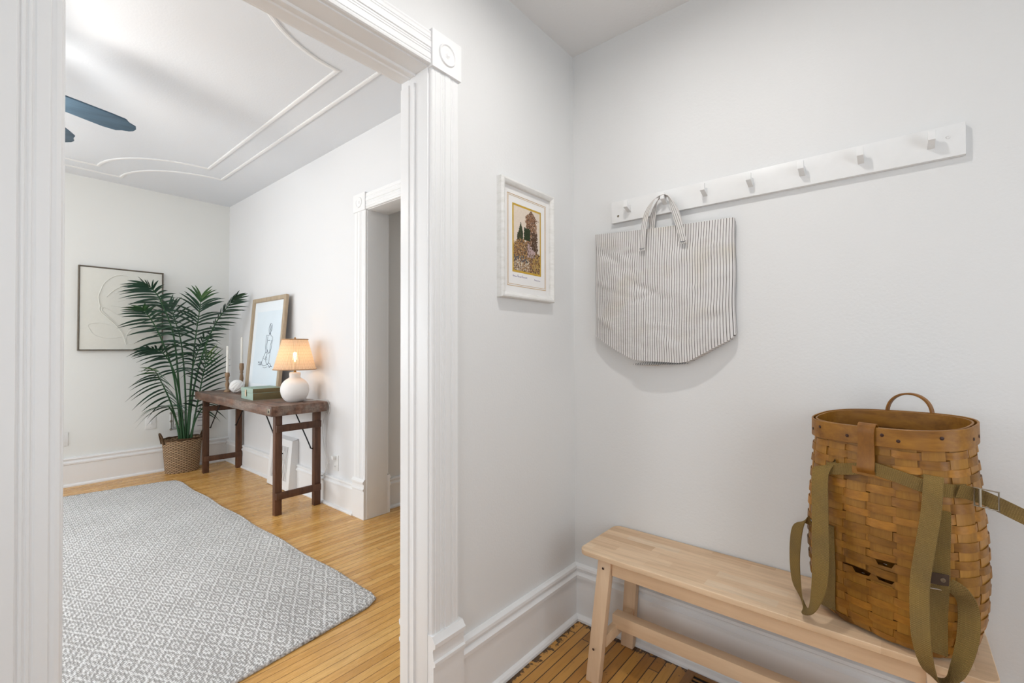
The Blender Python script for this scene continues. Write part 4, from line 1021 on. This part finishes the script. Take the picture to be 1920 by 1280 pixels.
def ink(pts, r=.0021):
    r *= .8
    # pts in figure units: x 0..1, y 0..1 over the drawn figure's box
    P = [skp(SA0+.215+.335*x, .255+.415*y, .0142) for x, y in pts]; m.tube(spline(P, 6), r, 5)
ink([(.62, .80), (.60, .88), (.63, .96), (.70, 1.0), (.78, .95), (.78, .86), (.72, .80), (.66, .76), (.62, .80)])
ink([(.66, .98), (.70, .90), (.68, .80), (.70, .74)], .002); ink([(.74, .96), (.72, .88), (.74, .80)], .0018)
ink([(.66, .78), (.66, .74), (.58, .72), (.48, .73), (.46, .66), (.47, .56), (.46, .46), (.50, .38), (.55, .33), (.60, .34), (.62, .40)])
ink([(.72, .78), (.76, .72), (.86, .69), (.88, .62), (.85, .50), (.84, .42), (.80, .36), (.72, .32), (.66, .30)])
ink([(.55, .70), (.56, .60), (.54, .48), (.58, .40), (.64, .34)], .0022); ink([(.58, .62), (.64, .60), (.68, .62), (.74, .60)], .0022)
ink([(.84, .62), (.78, .50), (.77, .40), (.70, .33)], .002)
ink([(.52, .36), (.42, .26), (.34, .18), (.30, .11), (.34, .05), (.46, .03), (.60, .05), (.70, .08)])
ink([(.82, .40), (.80, .30), (.78, .20), (.76, .11), (.70, .06)]); ink([(.62, .32), (.54, .22), (.56, .14), (.64, .08), (.70, .07)], .0022)
ink([(.40, .20), (.50, .18), (.58, .24), (.64, .16)], .002)
ink([(.30, .12), (.18, .11), (.05, .115), (.15, .085), (.26, .095), (.20, .06), (.06, .055), (.30, .05)], .0024)
ink([(.72, .10), (.84, .09), (.90, .05), (.98, .02), (.88, .03), (.84, .00), (.76, .05)], .0026); ink([(.40, .0), (.50, -.01), (.62, .0), (.70, .02)], .002)
m.build('ink_drawing', M['ink'], sk)

# ------------------------------------------------------------------ small things on the table
bx = thing('storage_box', 'sage green linen keepsake box with cream pull tab on the dark table', 'box', (-4.22, 1.63, ZT))
cth, sth = cos(radians(-3)), sin(radians(-3))
def rb_(x, y, z): return (-4.225+x*cth-y*sth, 1.632+x*sth+y*cth, ZT+z)
BXH = (.148, .116)
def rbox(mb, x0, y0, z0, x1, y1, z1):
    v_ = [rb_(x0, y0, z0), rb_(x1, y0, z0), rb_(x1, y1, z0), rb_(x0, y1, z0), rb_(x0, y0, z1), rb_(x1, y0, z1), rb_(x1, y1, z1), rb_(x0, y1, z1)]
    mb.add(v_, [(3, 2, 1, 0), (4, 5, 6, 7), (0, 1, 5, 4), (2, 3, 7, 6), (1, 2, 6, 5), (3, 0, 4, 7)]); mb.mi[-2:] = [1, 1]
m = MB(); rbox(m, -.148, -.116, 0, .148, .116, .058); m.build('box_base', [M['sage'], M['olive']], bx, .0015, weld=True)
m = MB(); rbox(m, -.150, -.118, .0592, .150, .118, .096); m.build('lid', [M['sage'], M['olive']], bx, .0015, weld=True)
m = MB(); m.ribbon([rb_(-.01, -.122, .082), rb_(-.01, -.1235, .06), rb_(-.01, -.1225, .026)], [Vector((.012, 0, 0))]*3, .003); m.build('pull_tab', M['cream'], bx)

def candlestick(label_s, label_c, x, y, hs, hc, kind):
    c = thing('candlestick', label_s, 'candlestick', (x, y, ZT), 'turned candlesticks on the table')
    p0 = [(.0005, 0), (.030, 0), (.031, .006), (.027, .012), (.016, .022), (.012, .035), (.017, .055), (.020, .075), (.013, .098), (.011, .110), (.019, .122), (.012, .130), (.020, .142), (.022, .160), (.019, .178), (.013, .182), (.0115, .170), (.0005, .168)]
    if kind: p0 = [(.0005, 0), (.034, 0), (.035, .007), (.028, .014), (.015, .025), (.011, .05), (.013, .085), (.019, .12), (.015, .15), (.011, .165), (.017, .180), (.012, .19), (.0195, .205), (.0215, .225), (.020, .262), (.013, .266), (.0115, .25), (.0005, .248)]
    sc = hs/(p0[-4][1])
    m = MB(); m.lathe((x, y, ZT), [(r, z*sc) for r, z in p0], 28); m.build('turned_body', M['turned'], c, smooth=50)
    zz = ZT+hs-.014*sc
    m = MB(); m.lathe((x, y, zz), [(.0005, 0), (.0112, 0), (.0108, hc*.5), (.0098, hc-.006), (.006, hc), (.0008, hc+.002)], 20); k = thing('taper_candle', label_c, 'candle', (x, y, zz), 'ivory taper candles')
    m.build('wax', M['candle'], k, smooth=50)
    m = MB(); m.tube([(x, y, zz+hc), (x+.0008, y, zz+hc+.009)], .0008, 5); m.build('wick', M['ink'], k)
candlestick('short turned pale wood candlestick beside the palm', 'ivory taper candle in the shorter wooden candlestick', -5.125, 1.655, .190, .285, 0)
candlestick('tall turned wood candlestick behind the white knot', 'ivory taper candle in the taller wooden candlestick', -5.125, 1.785, .280, .285, 1)

kn = thing('decorative_knot', 'round white knotted cotton ball ornament beside the green box', 'ornament', (-4.905, 1.665, ZT))
m = MB(); KC = Vector((-4.905, 1.668, ZT+.0665)); rk = random.Random(5)
for k in range(3):
    R3 = Matrix.Rotation(radians(60*k+15), 3, 'Z') @ Matrix.Rotation(radians((35, 80, -40)[k]), 3, 'X')
    for d in (-.021, 0, .021):
        rr = sqrt(max(0, .049**2-d*d)); m.tube([KC+R3 @ Vector((rr*cos(2*pi*i/40), rr*sin(2*pi*i/40), d+.004*sin(4*pi*i/40))) for i in range(40)], .0148, 10, closed=True)
m.build('knot', M['knot'], kn, smooth=60)
kn2 = kn

# ------------------------------------------------------------------ potted palm
pp = thing('potted_palm', 'tall green palm in a brown wicker basket in the far corner', 'plant', (-5.645, 1.42, 0))
PCx, PCy = -5.645, 1.415
bprof = [(.0005, .004), (.80, .004), (.82, .0), (.86, .02), (.90, .12), (.95, .22), (1.0, .315), (1.03, .33), (1.0, .342), (.96, .33), (.94, .28), (.0005, .27)]
m = MB(); sx, sy = .118, .172
m.lathe((PCx, PCy, 0), bprof[1:11], 72, sx, sy, ucells=44, vscale=1, closed=True)
# uv v by height
for i, u_ in enumerate(m.uv):
    if u_: m.uv[i] = [(a, m.v[m.f[i][k]].z/.0125) for k, (a, b) in enumerate(u_)]
bk_ = m.build('basket', M['wicker'], pp, smooth=60)
m = MB(); m.lathe((PCx, PCy, 0), [(.97, .285), (.6, .298), (.0005, .305)], 48, sx, sy); m.build('moss', M['soil'], pp)
for s in (-1, 1):
    hp = [(PCx-.045, PCy+s*.166, .30), (PCx-.040, PCy+s*.178, .36), (PCx-.015, PCy+s*.190, .402), (PCx+.015, PCy+s*.190, .402), (PCx+.040, PCy+s*.178, .36), (PCx+.045, PCy+s*.166, .30)]
    m = MB(); m.tube(spline(hp, 6), .0095, 8); m.build('handle', M['wicker'], bk_)
m = MB()
for q in range(2):
    m.tube([(PCx+(1.02*sx)*cos(2*pi*k/60), PCy+(1.02*sy)*sin(2*pi*k/60), .338+.004*sin(16*pi*k/60+q*pi)+.003*q) for k in range(60)], .0075, 8, closed=True)
m.build('braided_rim', M['wicker'], bk_)
FR = {
 'a': dict(p=[(1.445, .309), (1.470, .78), (1.497, 1.28), (1.527, 1.618), (1.537, 1.80)], sl=(.10, -1, .12), sr=(.10, 1, .10), t0=.46, n=23, l=.255, dx=.10, fwd=.5, tip=1.0, droop=.38),
 'b': dict(p=[(1.412, .314), (1.371, .898), (1.322, 1.389), (1.22, 1.715), (1.145, 1.845), (1.085, 1.895)], sl=(.15, -1, -.05), sr=(.8, .45, -.25), t0=.42, n=24, l=.215, dx=.05, fwd=.18, tip=.25, droop=.18),
 'c': dict(p=[(1.399, .317), (1.354, .79), (1.293, 1.118), (1.178, 1.439), (1.092, 1.593), (1.051, 1.643)], sl=(.25, -1, -.10), sr=(.8, .6, 0), t0=.45, n=19, l=.20, dx=.14, fwd=.25, tip=.75, droop=.2),
 'd': dict(p3=[(-5.62, 1.454, .308), (-5.57, 1.484, .811), (-5.46, 1.549, 1.252), (-5.33, 1.614, 1.525), (-5.24, 1.690, 1.69), (-5.17, 1.745, 1.795)], sl=(.75, -.5, .1), sr=(.35, 1, -.1), t0=.48, n=20, l=.155, dx=0, fwd=.55, tip=.3, droop=.15),
 'e': dict(p=[(1.421, .313), (1.377, .788), (1.312, 1.064), (1.214, 1.227), (1.108, 1.269)], sl=(.3, -1, .02), sr=(.6, .9, .1), t0=.45, n=17, l=.20, dx=.10, fwd=.3, tip=.1, droop=.3),
 'f': dict(p=[(1.385, .319), (1.352, .519), (1.297, .714), (1.23, .88), (1.173, .989), (1.13, 1.059)], sl=(.25, -1, .05), sr=(.9, .5, -.5), t0=.44, n=15, l=.205, dx=.20, fwd=.05, tip=1.0, droop=.38),
 'g': dict(p=[(1.482, .315), (1.508, .555), (1.535, .804), (1.548, .999), (1.560, 1.19)], sl=(.4, -.6, -.3), sr=(.35, 1, .45), t0=.36, n=17, l=.235, dx=.22, fwd=.55, tip=1.0, droop=.12),
 'h': dict(p=[(1.394, .317), (1.342, .547), (1.285, .663), (1.240, .700), (1.205, .71)], sl=(.3, -1, .15), sr=(.6, .6, .3), t0=.5, n=8, l=.20, dx=.24, fwd=.1, tip=.55, droop=.5),
 'i': dict(p=[(1.431, .312), (1.432, .784), (1.40, 1.28), (1.343, 1.56), (1.300, 1.70)], sl=(.1, -1, .2), sr=(.3, 1, .1), t0=.46, n=18, l=.20, dx=-.06, fwd=.4, tip=.25, droop=.25),
 'j': dict(p=[(1.472, .316), (1.509, .5), (1.550, .62), (1.585, .69), (1.61, .73)], sl=(.7, -.6, .3), sr=(.4, 1, -.25), t0=.45, n=9, l=.15, dx=.20, fwd=.35, tip=.2, droop=.5),
 'k': dict(p=[(1.450, .312), (1.462, .70), (1.472, 1.02), (1.505, 1.22), (1.545, 1.36)], sl=(.5, -.9, .2), sr=(.2, 1, .2), t0=.48, n=14, l=.19, dx=.16, fwd=.4, tip=.3, droop=.45),
}
rp = random.Random(21)
for key, F in FR.items():
    pts = F.get('p', ()); n = len(pts)
    P3 = [Vector((-5.62+F['dx']*(i/(n-1))**1.6+(rp.uniform(-.02, .02) if i == 0 else 0), y, z)) for i, (y, z) in enumerate(pts)] if 'p' in F else [Vector(q) for q in F['p3']]
    for p in P3: p.x = max(p.x, XF+.09)
    C_ = spline(P3, 10); N_ = len(C_)
    m = MB()
    NL = max(7, int(F['n']*.82))
    for k in range(NL):
        s = k/(NL-1); t = F['t0']+(1-F['t0'])*s; i = min(N_-1, int(t*(N_-1))); T = (C_[min(i+1, N_-1)]-C_[max(i-1, 0)]).normalized(); p0 = C_[i]
        for sd, sv in ((0, F['sl']), (1, F['sr'])):
            sv = Vector(sv); sv = (sv-T*sv.dot(T)*.6).normalized()
            fwd = F['fwd']+.55*s**2; d = (sv*(1-.45*s)+T*fwd+Vector((rp.uniform(-.1, .1), rp.uniform(-.07, .07), rp.uniform(-.07, .07)))).normalized()
            ln_ = F['l']*(.55+.75*sin(pi*min(1, .18+.72*s)))*rp.uniform(.88, 1.1)*(.9 if s > .9 else 1)
            wd = .0128*rp.uniform(.8, 1.15)
            up = d.cross(T).normalized()
            if up.length < .1: up = Vector((1, 0, 0))
            wdir = up.cross(d).normalized()
            # blade turned partly to the viewer
            wdir = (wdir+Vector((0, 0, .25))*rp.uniform(-1, 1)).normalized()
            dr = (F['droop']*1.25+.06)*(1-.55*s)*rp.uniform(.7, 1.35)
            NSG = 6; vs = []
            for q in range(NSG+1):
                w_ = q/NSG; c = p0+d*ln_*w_+Vector((0, 0, -dr*ln_*w_*w_))
                if c.x < XF+.012: c.x = XF+.012
                if c.y > YT-.012: c.y = YT-.012
                hw = wd*(sin(pi*min(1, .12+.88*w_**.75))**.8 if w_ < 1 else 0.02)*.75+.0004
                nn = d.cross(wdir).normalized()*hw*.35
                for sg in (-1, 0, 1):
                    qv = c+wdir*hw*sg+(nn if sg else -nn*.2)
                    qv.x = max(qv.x, XF+.008); qv.y = min(qv.y, YT-.008); vs.append(qv)
            fs = []
            for q in range(NSG):
                a = q*3; b = a+3; fs += [(a, a+1, b+1, b), (a+1, a+2, b+2, b+1)]
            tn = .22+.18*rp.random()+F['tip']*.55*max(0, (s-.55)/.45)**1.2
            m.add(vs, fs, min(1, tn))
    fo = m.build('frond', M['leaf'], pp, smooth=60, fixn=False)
    m = MB(); m.tube(C_, [.0095*(1-.85*i/(N_-1))+.0012 for i in range(N_)], 8); m.build('stem', M['stem'], fo)

# ------------------------------------------------------------------ wall art on the far wall
wa = thing('canvas_art', 'square cream canvas with raised flower line in a thin bronze frame', 'picture', (XF, .95, 1.64))
m = MB(); frame_sweep(m, [(0, 0), (0, .038), (.009, .038), (.009, 0)], (.630, 1.243, 1.272, 2.041), lambda a, b, d: (XF+d, a, b)); m.build('frame', M['bronze'], wa, .001, segs=1)
m = MB(); m.box(XF+.004, .642, 1.255, XF+.032, 1.260, 2.029); m.build('canvas', M['canvas'], wa, .003)
LN = [([(0.995, 1.97), (0.956, 1.98), (0.894, 1.968), (0.852, 1.937), (0.81, 1.884), (0.787, 1.818), (0.772, 1.761), (0.776, 1.706), (0.782, 1.666), (0.779, 1.635), (0.794, 1.604), (0.837, 1.558), (0.886, 1.504), (0.936, 1.433), (0.962, 1.368), (0.976, 1.303)], .0048),
 ([(0.782, 1.666), (0.80, 1.652), (0.80, 1.62), (0.845, 1.566), (0.893, 1.512), (0.943, 1.437), (0.97, 1.37), (0.982, 1.31)], .0042),
 ([(0.995, 1.97), (1.005, 1.938), (0.989, 1.911), (0.945, 1.874), (0.883, 1.827), (0.829, 1.758)], .004),
 ([(1.047, 1.868), (0.958, 1.826), (0.883, 1.795)], .003), ([(1.074, 1.795), (1.048, 1.768), (0.971, 1.745), (0.915, 1.72)], .003),
 ([(1.023, 1.65), (0.934, 1.669), (0.863, 1.676)], .003), ([(1.043, 1.552), (0.973, 1.561), (0.897, 1.602), (0.824, 1.653), (0.788, 1.651)], .003),
 ([(0.976, 1.303), (0.975, 1.352), (0.993, 1.418), (1.038, 1.469), (1.089, 1.504)], .0038),
 ([(0.936, 1.433), (0.886, 1.472), (0.825, 1.498), (0.754, 1.507), (0.702, 1.485), (0.714, 1.442), (0.743, 1.396), (0.797, 1.37), (0.863, 1.363), (0.943, 1.376)], .003), ([(1.007, 1.307), (1.065, 1.32), (1.111, 1.354)], .003)]
m = MB()
for pts, r in LN: m.tube(spline([(XF+.032, y, z) for y, z in pts], 5), r, 6)
m.build('raised_line', M['canvas'], wa)

# ------------------------------------------------------------------ plates and vents
def plate(name, label, cat, y, z, w_, h_):
    r = thing(name, label, cat, (XF, y, z)); m = MB(); m.box(XF, y-w_/2, z-h_/2, XF+.006, y+w_/2, z+h_/2); m.build('cover_plate', M['plastic'], r, .002); return r
r = plate('wall_outlet', 'white duplex outlet low on the far wall near the doorway edge', 'outlet', .540, .436, .078, .124)
for dz in (-.027, .027):
    m = MB(); m.lathe((0, 0, 0), [(.0005, .003), (.0165, .003), (.0175, 0)], 20)
    for i, p in enumerate(m.v): m.v[i] = Vector((XF+.006+p.z, .540+p.x, .436+dz+p.y*.85))
    s_ = m.build('socket', M['plastic'], r)
    m = MB(); m.box(XF+.009, .532, .436+dz-.003, XF+.0096, .5345, .436+dz+.007); m.box(XF+.009, .5455, .436+dz-.003, XF+.0096, .548, .436+dz+.007); m.build('slot', M['greyprint'], s_)
r = plate('light_switch', 'white toggle switch plate on the far wall below the framed canvas', 'switch', 1.184, .504, .086, .122)
m = MB(); m.box(XF+.006, 1.178, .490, XF+.010, 1.190, .518); m.box(XF+.010, 1.180, .500, XF+.019, 1.188, .509); m.build('toggle', M['plastic'], r, .001)
for dz in (-.042, .042):
    m = MB(); m.box(XF+.006, 1.1825, .504+dz-.002, XF+.0072, 1.1865, .504+dz+.002); m.build('screw', M['steel'], r)
r = thing('ornate_plate', 'white ornamental wall plate with grey scrolled border behind the palm stems', 'wall plate', (XF, 1.40, .503))
m = MB(); m.box(XF, 1.345, .412, XF+.006, 1.465, .594); m.build('cover_plate', M['plastic'], r, .002)
m = MB(); a0, a1, b0, b1 = 1.352, 1.458, .419, .587
for q in range(2): frame_sweep(m, [(0, 0), (0, .003), (.005, .003), (.005, 0)], (a0+.016*q, b0+.016*q, a1-.016*q, b1-.016*q), lambda a, b, d: (XF+.006+d, a, b))
for (a, b) in ((a0, b0), (a1, b0), (a0, b1), (a1, b1), (a0, .503), (a1, .503)):
    m.tube([(XF+.009, a+.009*cos(2*pi*k/12), b+.009*sin(2*pi*k/12)) for k in range(12)], .003, 6, closed=True)
m.tube(spline([(XF+.007, 1.385, .46), (XF+.007, 1.40, .50), (XF+.007, 1.39, .54), (XF+.007, 1.415, .555)], 5), .003, 6); m.tube(spline([(XF+.007, 1.425, .45), (XF+.007, 1.415, .49), (XF+.007, 1.43, .53)], 5), .003, 6)
m.build('scroll_border', M['oldsteel'], r)
r = thing('wall_box', 'flat white wall box with small grey print between palm and table', 'wall box', (XF, 1.61, .475))
m = MB(); m.box(XF, 1.535, .372, XF+.022, 1.695, .575); m.build('case', M['plastic'], r, .004)
for (ya, za, yb, zb) in ((1.598, .538, 1.622, .556), (1.582, .512, 1.640, .521), (1.586, .487, 1.634, .490), (1.586, .478, 1.630, .481), (1.584, .425, 1.632, .431)):
    m = MB(); m.box(XF+.022, ya, za, XF+.0226, yb, zb); m.build('printed_line', M['greyprint'], r, smooth=0)
# outlet by the table
r = thing('wall_outlet', 'white outlet right of the table with the lamp plug in it', 'outlet', (-3.434, YT, .345))
m = MB(); m.box(-3.474, YT-.006, .283, -3.394, YT, .408); m.build('cover_plate', M['plastic'], r, .002)
m = MB(); m.box(-3.450, YT-.009, .300, -3.418, YT-.006, .330); so = m.build('socket', M['plastic'], r, .001)
m = MB(); m.box(-3.441, YT-.0096, .312, -3.4385, YT-.009, .322); m.box(-3.430, YT-.0096, .312, -3.4275, YT-.009, .322); m.build('slot', M['greyprint'], so)
# slanted baseboard register
r = thing('baseboard_register', 'white slanted floor-level vent with slats behind the table leg', 'wall vent', (-4.3, 1.84, 0))
gx0, gx1 = -4.52, -4.075
def gp(x, s, d):   # s along the sloping face from the floor up, d outward
    b0_ = Vector((0, 1.795, .004)); t0_ = Vector((0, 1.832, .44)); dr = t0_-b0_; nrm = Vector((0, -dr.z, dr.y)).normalized(); p = b0_+dr*s; return Vector((x, p.y, p.z))+nrm*d
m = MB()
sl0, sl1, fx = .17, .86, .055
for (xa, xb, sa, sb) in ((gx0, gx0+fx, 0, 1), (gx1-fx, gx1, 0, 1), (gx0+fx, gx1-fx, 0, sl0), (gx0+fx, gx1-fx, sl1, 1)):
    m.hexa([gp(xa, sa, -.006), gp(xb, sa, -.006), gp(xb, sa, .0), gp(xa, sa, .0)], [gp(xa, sb, -.006), gp(xb, sb, -.006), gp(xb, sb, .0), gp(xa, sb, .0)])
for xa, xb in ((gx0, gx0+.006), (gx1-.006, gx1)): m.hexa([gp(xa, 0, -.006), gp(xb, 0, -.006), (xb, YT-.002, .004), (xa, YT-.002, .004)], [gp(xa, 1, -.006), gp(xb, 1, -.006), (xb, YT-.002, .452), (xa, YT-.002, .452)])
m.hexa([gp(gx0, 1, -.012), gp(gx1, 1, -.012), (gx1, YT-.002, .445), (gx0, YT-.002, .445)], [gp(gx0, 1, 0), gp(gx1, 1, 0), (gx1, YT-.002, .453), (gx0, YT-.002, .453)])
m.build('housing', M['trim_sharp'], r, .001, segs=1)
m = MB(); n = 15
for i in range(n):
    x = gx0+fx+(gx1-gx0-2*fx)*(i+.5)/n; m.hexa([gp(x-.0065, sl0, -.010), gp(x+.0045, sl0, -.010), gp(x+.0065, sl0, -.001), gp(x-.0065, sl0, -.001)], [gp(x-.0065, sl1, -.010), gp(x+.0045, sl1, -.010), gp(x+.0065, sl1, -.001), gp(x-.0065, sl1, -.001)])
m.build('slats', M['trim_sharp'], r, smooth=0)
m = MB(); m.hexa([gp(gx0+fx, sl0, -.024), gp(gx1-fx, sl0, -.024), gp(gx1-fx, sl0, -.020), gp(gx0+fx, sl0, -.020)], [gp(gx0+fx, sl1, -.024), gp(gx1-fx, sl1, -.024), gp(gx1-fx, sl1, -.020), gp(gx0+fx, sl1, -.020)]); m.build('dark_duct', M['dark'], r, smooth=0)

# ------------------------------------------------------------------ ceiling fan (mostly hidden by the doorway's left side)
FX, FY, FZ = -3.150, -.030, 2.50
fn = thing('ceiling_fan', 'dark blue-black ceiling fan whose blades show past the doorway edge', 'ceiling fan', (FX, FY, FZ))
m = MB(); m.lathe((FX, FY, FZ), [(.0005, ZL-FZ), (.07, ZL-FZ), (.065, ZL-FZ-.05), (.02, ZL-FZ-.065), (.015, .12), (.10, .10), (.115, .06), (.115, .0), (.08, -.04), (.06, -.07), (.0005, -.07)][::-1], 32); m.build('motor', M['fan_dark'], fn)
for ang, L in ((108, .655), (150.5, .80), (222, .655), (294, .655), (6, .655)):
    a = radians(ang); d = Vector((cos(a), sin(a), 0)); s = Vector((-sin(a), cos(a), 0)); pit = radians(11)
    sv = (s*cos(pit)+Vector((0, 0, -1))*sin(pit))
    out = [(.20, -.055), (.24, -.062), (L-.14, -.072), (L-.075, -.070), (L-.050, -.050), (L-.012, -.038), (L, -.018), (L, .008), (L-.012, .026), (L-.040, .040), (L-.060, .062), (L-.12, .072), (.24, .062), (.20, .055)]
    m = MB(); m.prism(out, lambda p, t: Vector((FX, FY, FZ+.02))+d*p[0]+sv*p[1]+Vector((0, 0, t)), -.004, .004)
    b_ = m.build('blade', [M['fan']], fn, .001, segs=1)
    m = MB(); m.beam(Vector((FX, FY, FZ+.028))+d*.10, Vector((FX, FY, FZ+.028))+d*.26, .03, .006); m.build('blade_arm', M['fan_dark'], fn)
fan_lamp = emit('warm_fan_light', (1.0, .95, .88), 132)
m = MB(); m.lathe((FX, FY, FZ-.155), smoothprof([(.0005, -.06), (.05, -.045), (.07, 0), (.055, .05), (.03, .085), (.0005, .088)], 3), 24); m.build('light_globe', fan_lamp, fn)

# entry ceiling light (above and outside the frame): a flush disc
cl = thing('ceiling_light', 'small flush round ceiling light over the entry bench', 'lamp', (-.50, 1.0, ZC))
m = MB(); m.lathe((-.50, 1.0, ZC-.022), [(.040, .004), (.042, 0), (.065, 0), (.068, .004), (.068, .022), (.040, .022)], 40, closed=True); m.build('trim_ring', M['white'], cl)
m = MB(); m.lathe((-.50, 1.0, ZC-.018), [(.0005, 0), (.040, 0), (.040, .006), (.0005, .006)], 40); m.build('diffuser', emit('entry_diffuser', (1.0, .975, .94), 520), cl)

hall_fill = thing('ceiling_light', 'added unseen ceiling light brightening the hall beyond the inner doorway', 'lamp', (-2.45, 3.1, 2.6))  # unseen lamp, added to brighten the hall
m = MB(); m.lathe((-2.45, 3.1, 2.578), [(.10, .004), (.102, 0), (.118, 0), (.12, .004), (.12, .022), (.10, .022)], 32, closed=True); m.build('trim_ring', M['white'], hall_fill)
m = MB(); m.lathe((-2.45, 3.1, 2.582), [(.0005, 0), (.10, 0), (.10, .006), (.0005, .006)], 32); m.build('diffuser', emit('hall_fill_diffuser', (1.0, .97, .93), 16), hall_fill)

# ------------------------------------------------------------------ daylight and added entry fill
def area(name, loc, rot, sx, sy, e, col=(1, 1, 1)):
    l = bpy.data.lights.new(name, 'AREA'); l.shape = 'RECTANGLE'; l.size = sx; l.size_y = sy; l.energy = e; l.color = col
    o = bpy.data.objects.new(name, l); COL.objects.link(o); o.location = loc; o.rotation_euler = rot; return o
for i, (a, b, z0, z1) in enumerate(WINS):
    area('window_daylight', ((a+b)/2, YS-.2, (z0+z1)/2), (radians(90), 0, 0), b-a, z1-z0, (48, 38)[i], (.90, .955, 1))
area('door_fill', ((BW[0]+BW[1])/2, EY-.2, (BW[2]+BW[3])/2), (radians(90), 0, 0), BW[1]-BW[0], BW[3]-BW[2], 16, (.93, .97, 1))  # fill light behind the added door glass
area('side_fill', (EX+.2, (SWI[0]+SWI[1])/2, (SWI[2]+SWI[3])/2), (radians(90), 0, radians(90)), SWI[1]-SWI[0], SWI[3]-SWI[2], 15.5, (.93, .97, 1))  # fill light behind the added side window
area('far_daylight', (XF-.25, (FWI[0]+FWI[1])/2, (FWI[2]+FWI[3])/2), (radians(90), 0, radians(-90)), FWI[1]-FWI[0], FWI[3]-FWI[2], 88, (.90, .955, 1))
wd = bpy.data.worlds.new('sky'); scn.world = wd; wd.use_nodes = True
wd.node_tree.nodes['Background'].inputs[0].default_value = (.80, .90, 1, 1); wd.node_tree.nodes['Background'].inputs[1].default_value = 1.0

# ------------------------------------------------------------------ camera
cam = bpy.data.cameras.new('camera'); co = bpy.data.objects.new('camera', cam); COL.objects.link(co); scn.camera = co
cam.sensor_width = 36; cam.lens = 36*853.55/1920; cam.clip_start = .02
yaw, pit, rol = -.699927632, .0162757658, -.00260689759
f = Vector((sin(yaw)*cos(pit), cos(yaw)*cos(pit), sin(pit))); rt = Vector((cos(yaw), -sin(yaw), 0)); up = rt.cross(f)
r2 = rt*cos(rol)+up*sin(rol); u2 = -rt*sin(rol)+up*cos(rol)
co.matrix_world = Matrix(((r2.x, u2.x, -f.x, 0), (r2.y, u2.y, -f.y, 0), (r2.z, u2.z, -f.z, H), (0, 0, 0, 1)))

vs_ = scn.view_settings
scn.display_settings.display_device = 'sRGB'
vs_.view_transform = 'Standard'; vs_.look = 'None'; vs_.exposure = 0.0; vs_.gamma = 1.0; vs_.use_curve_mapping = False
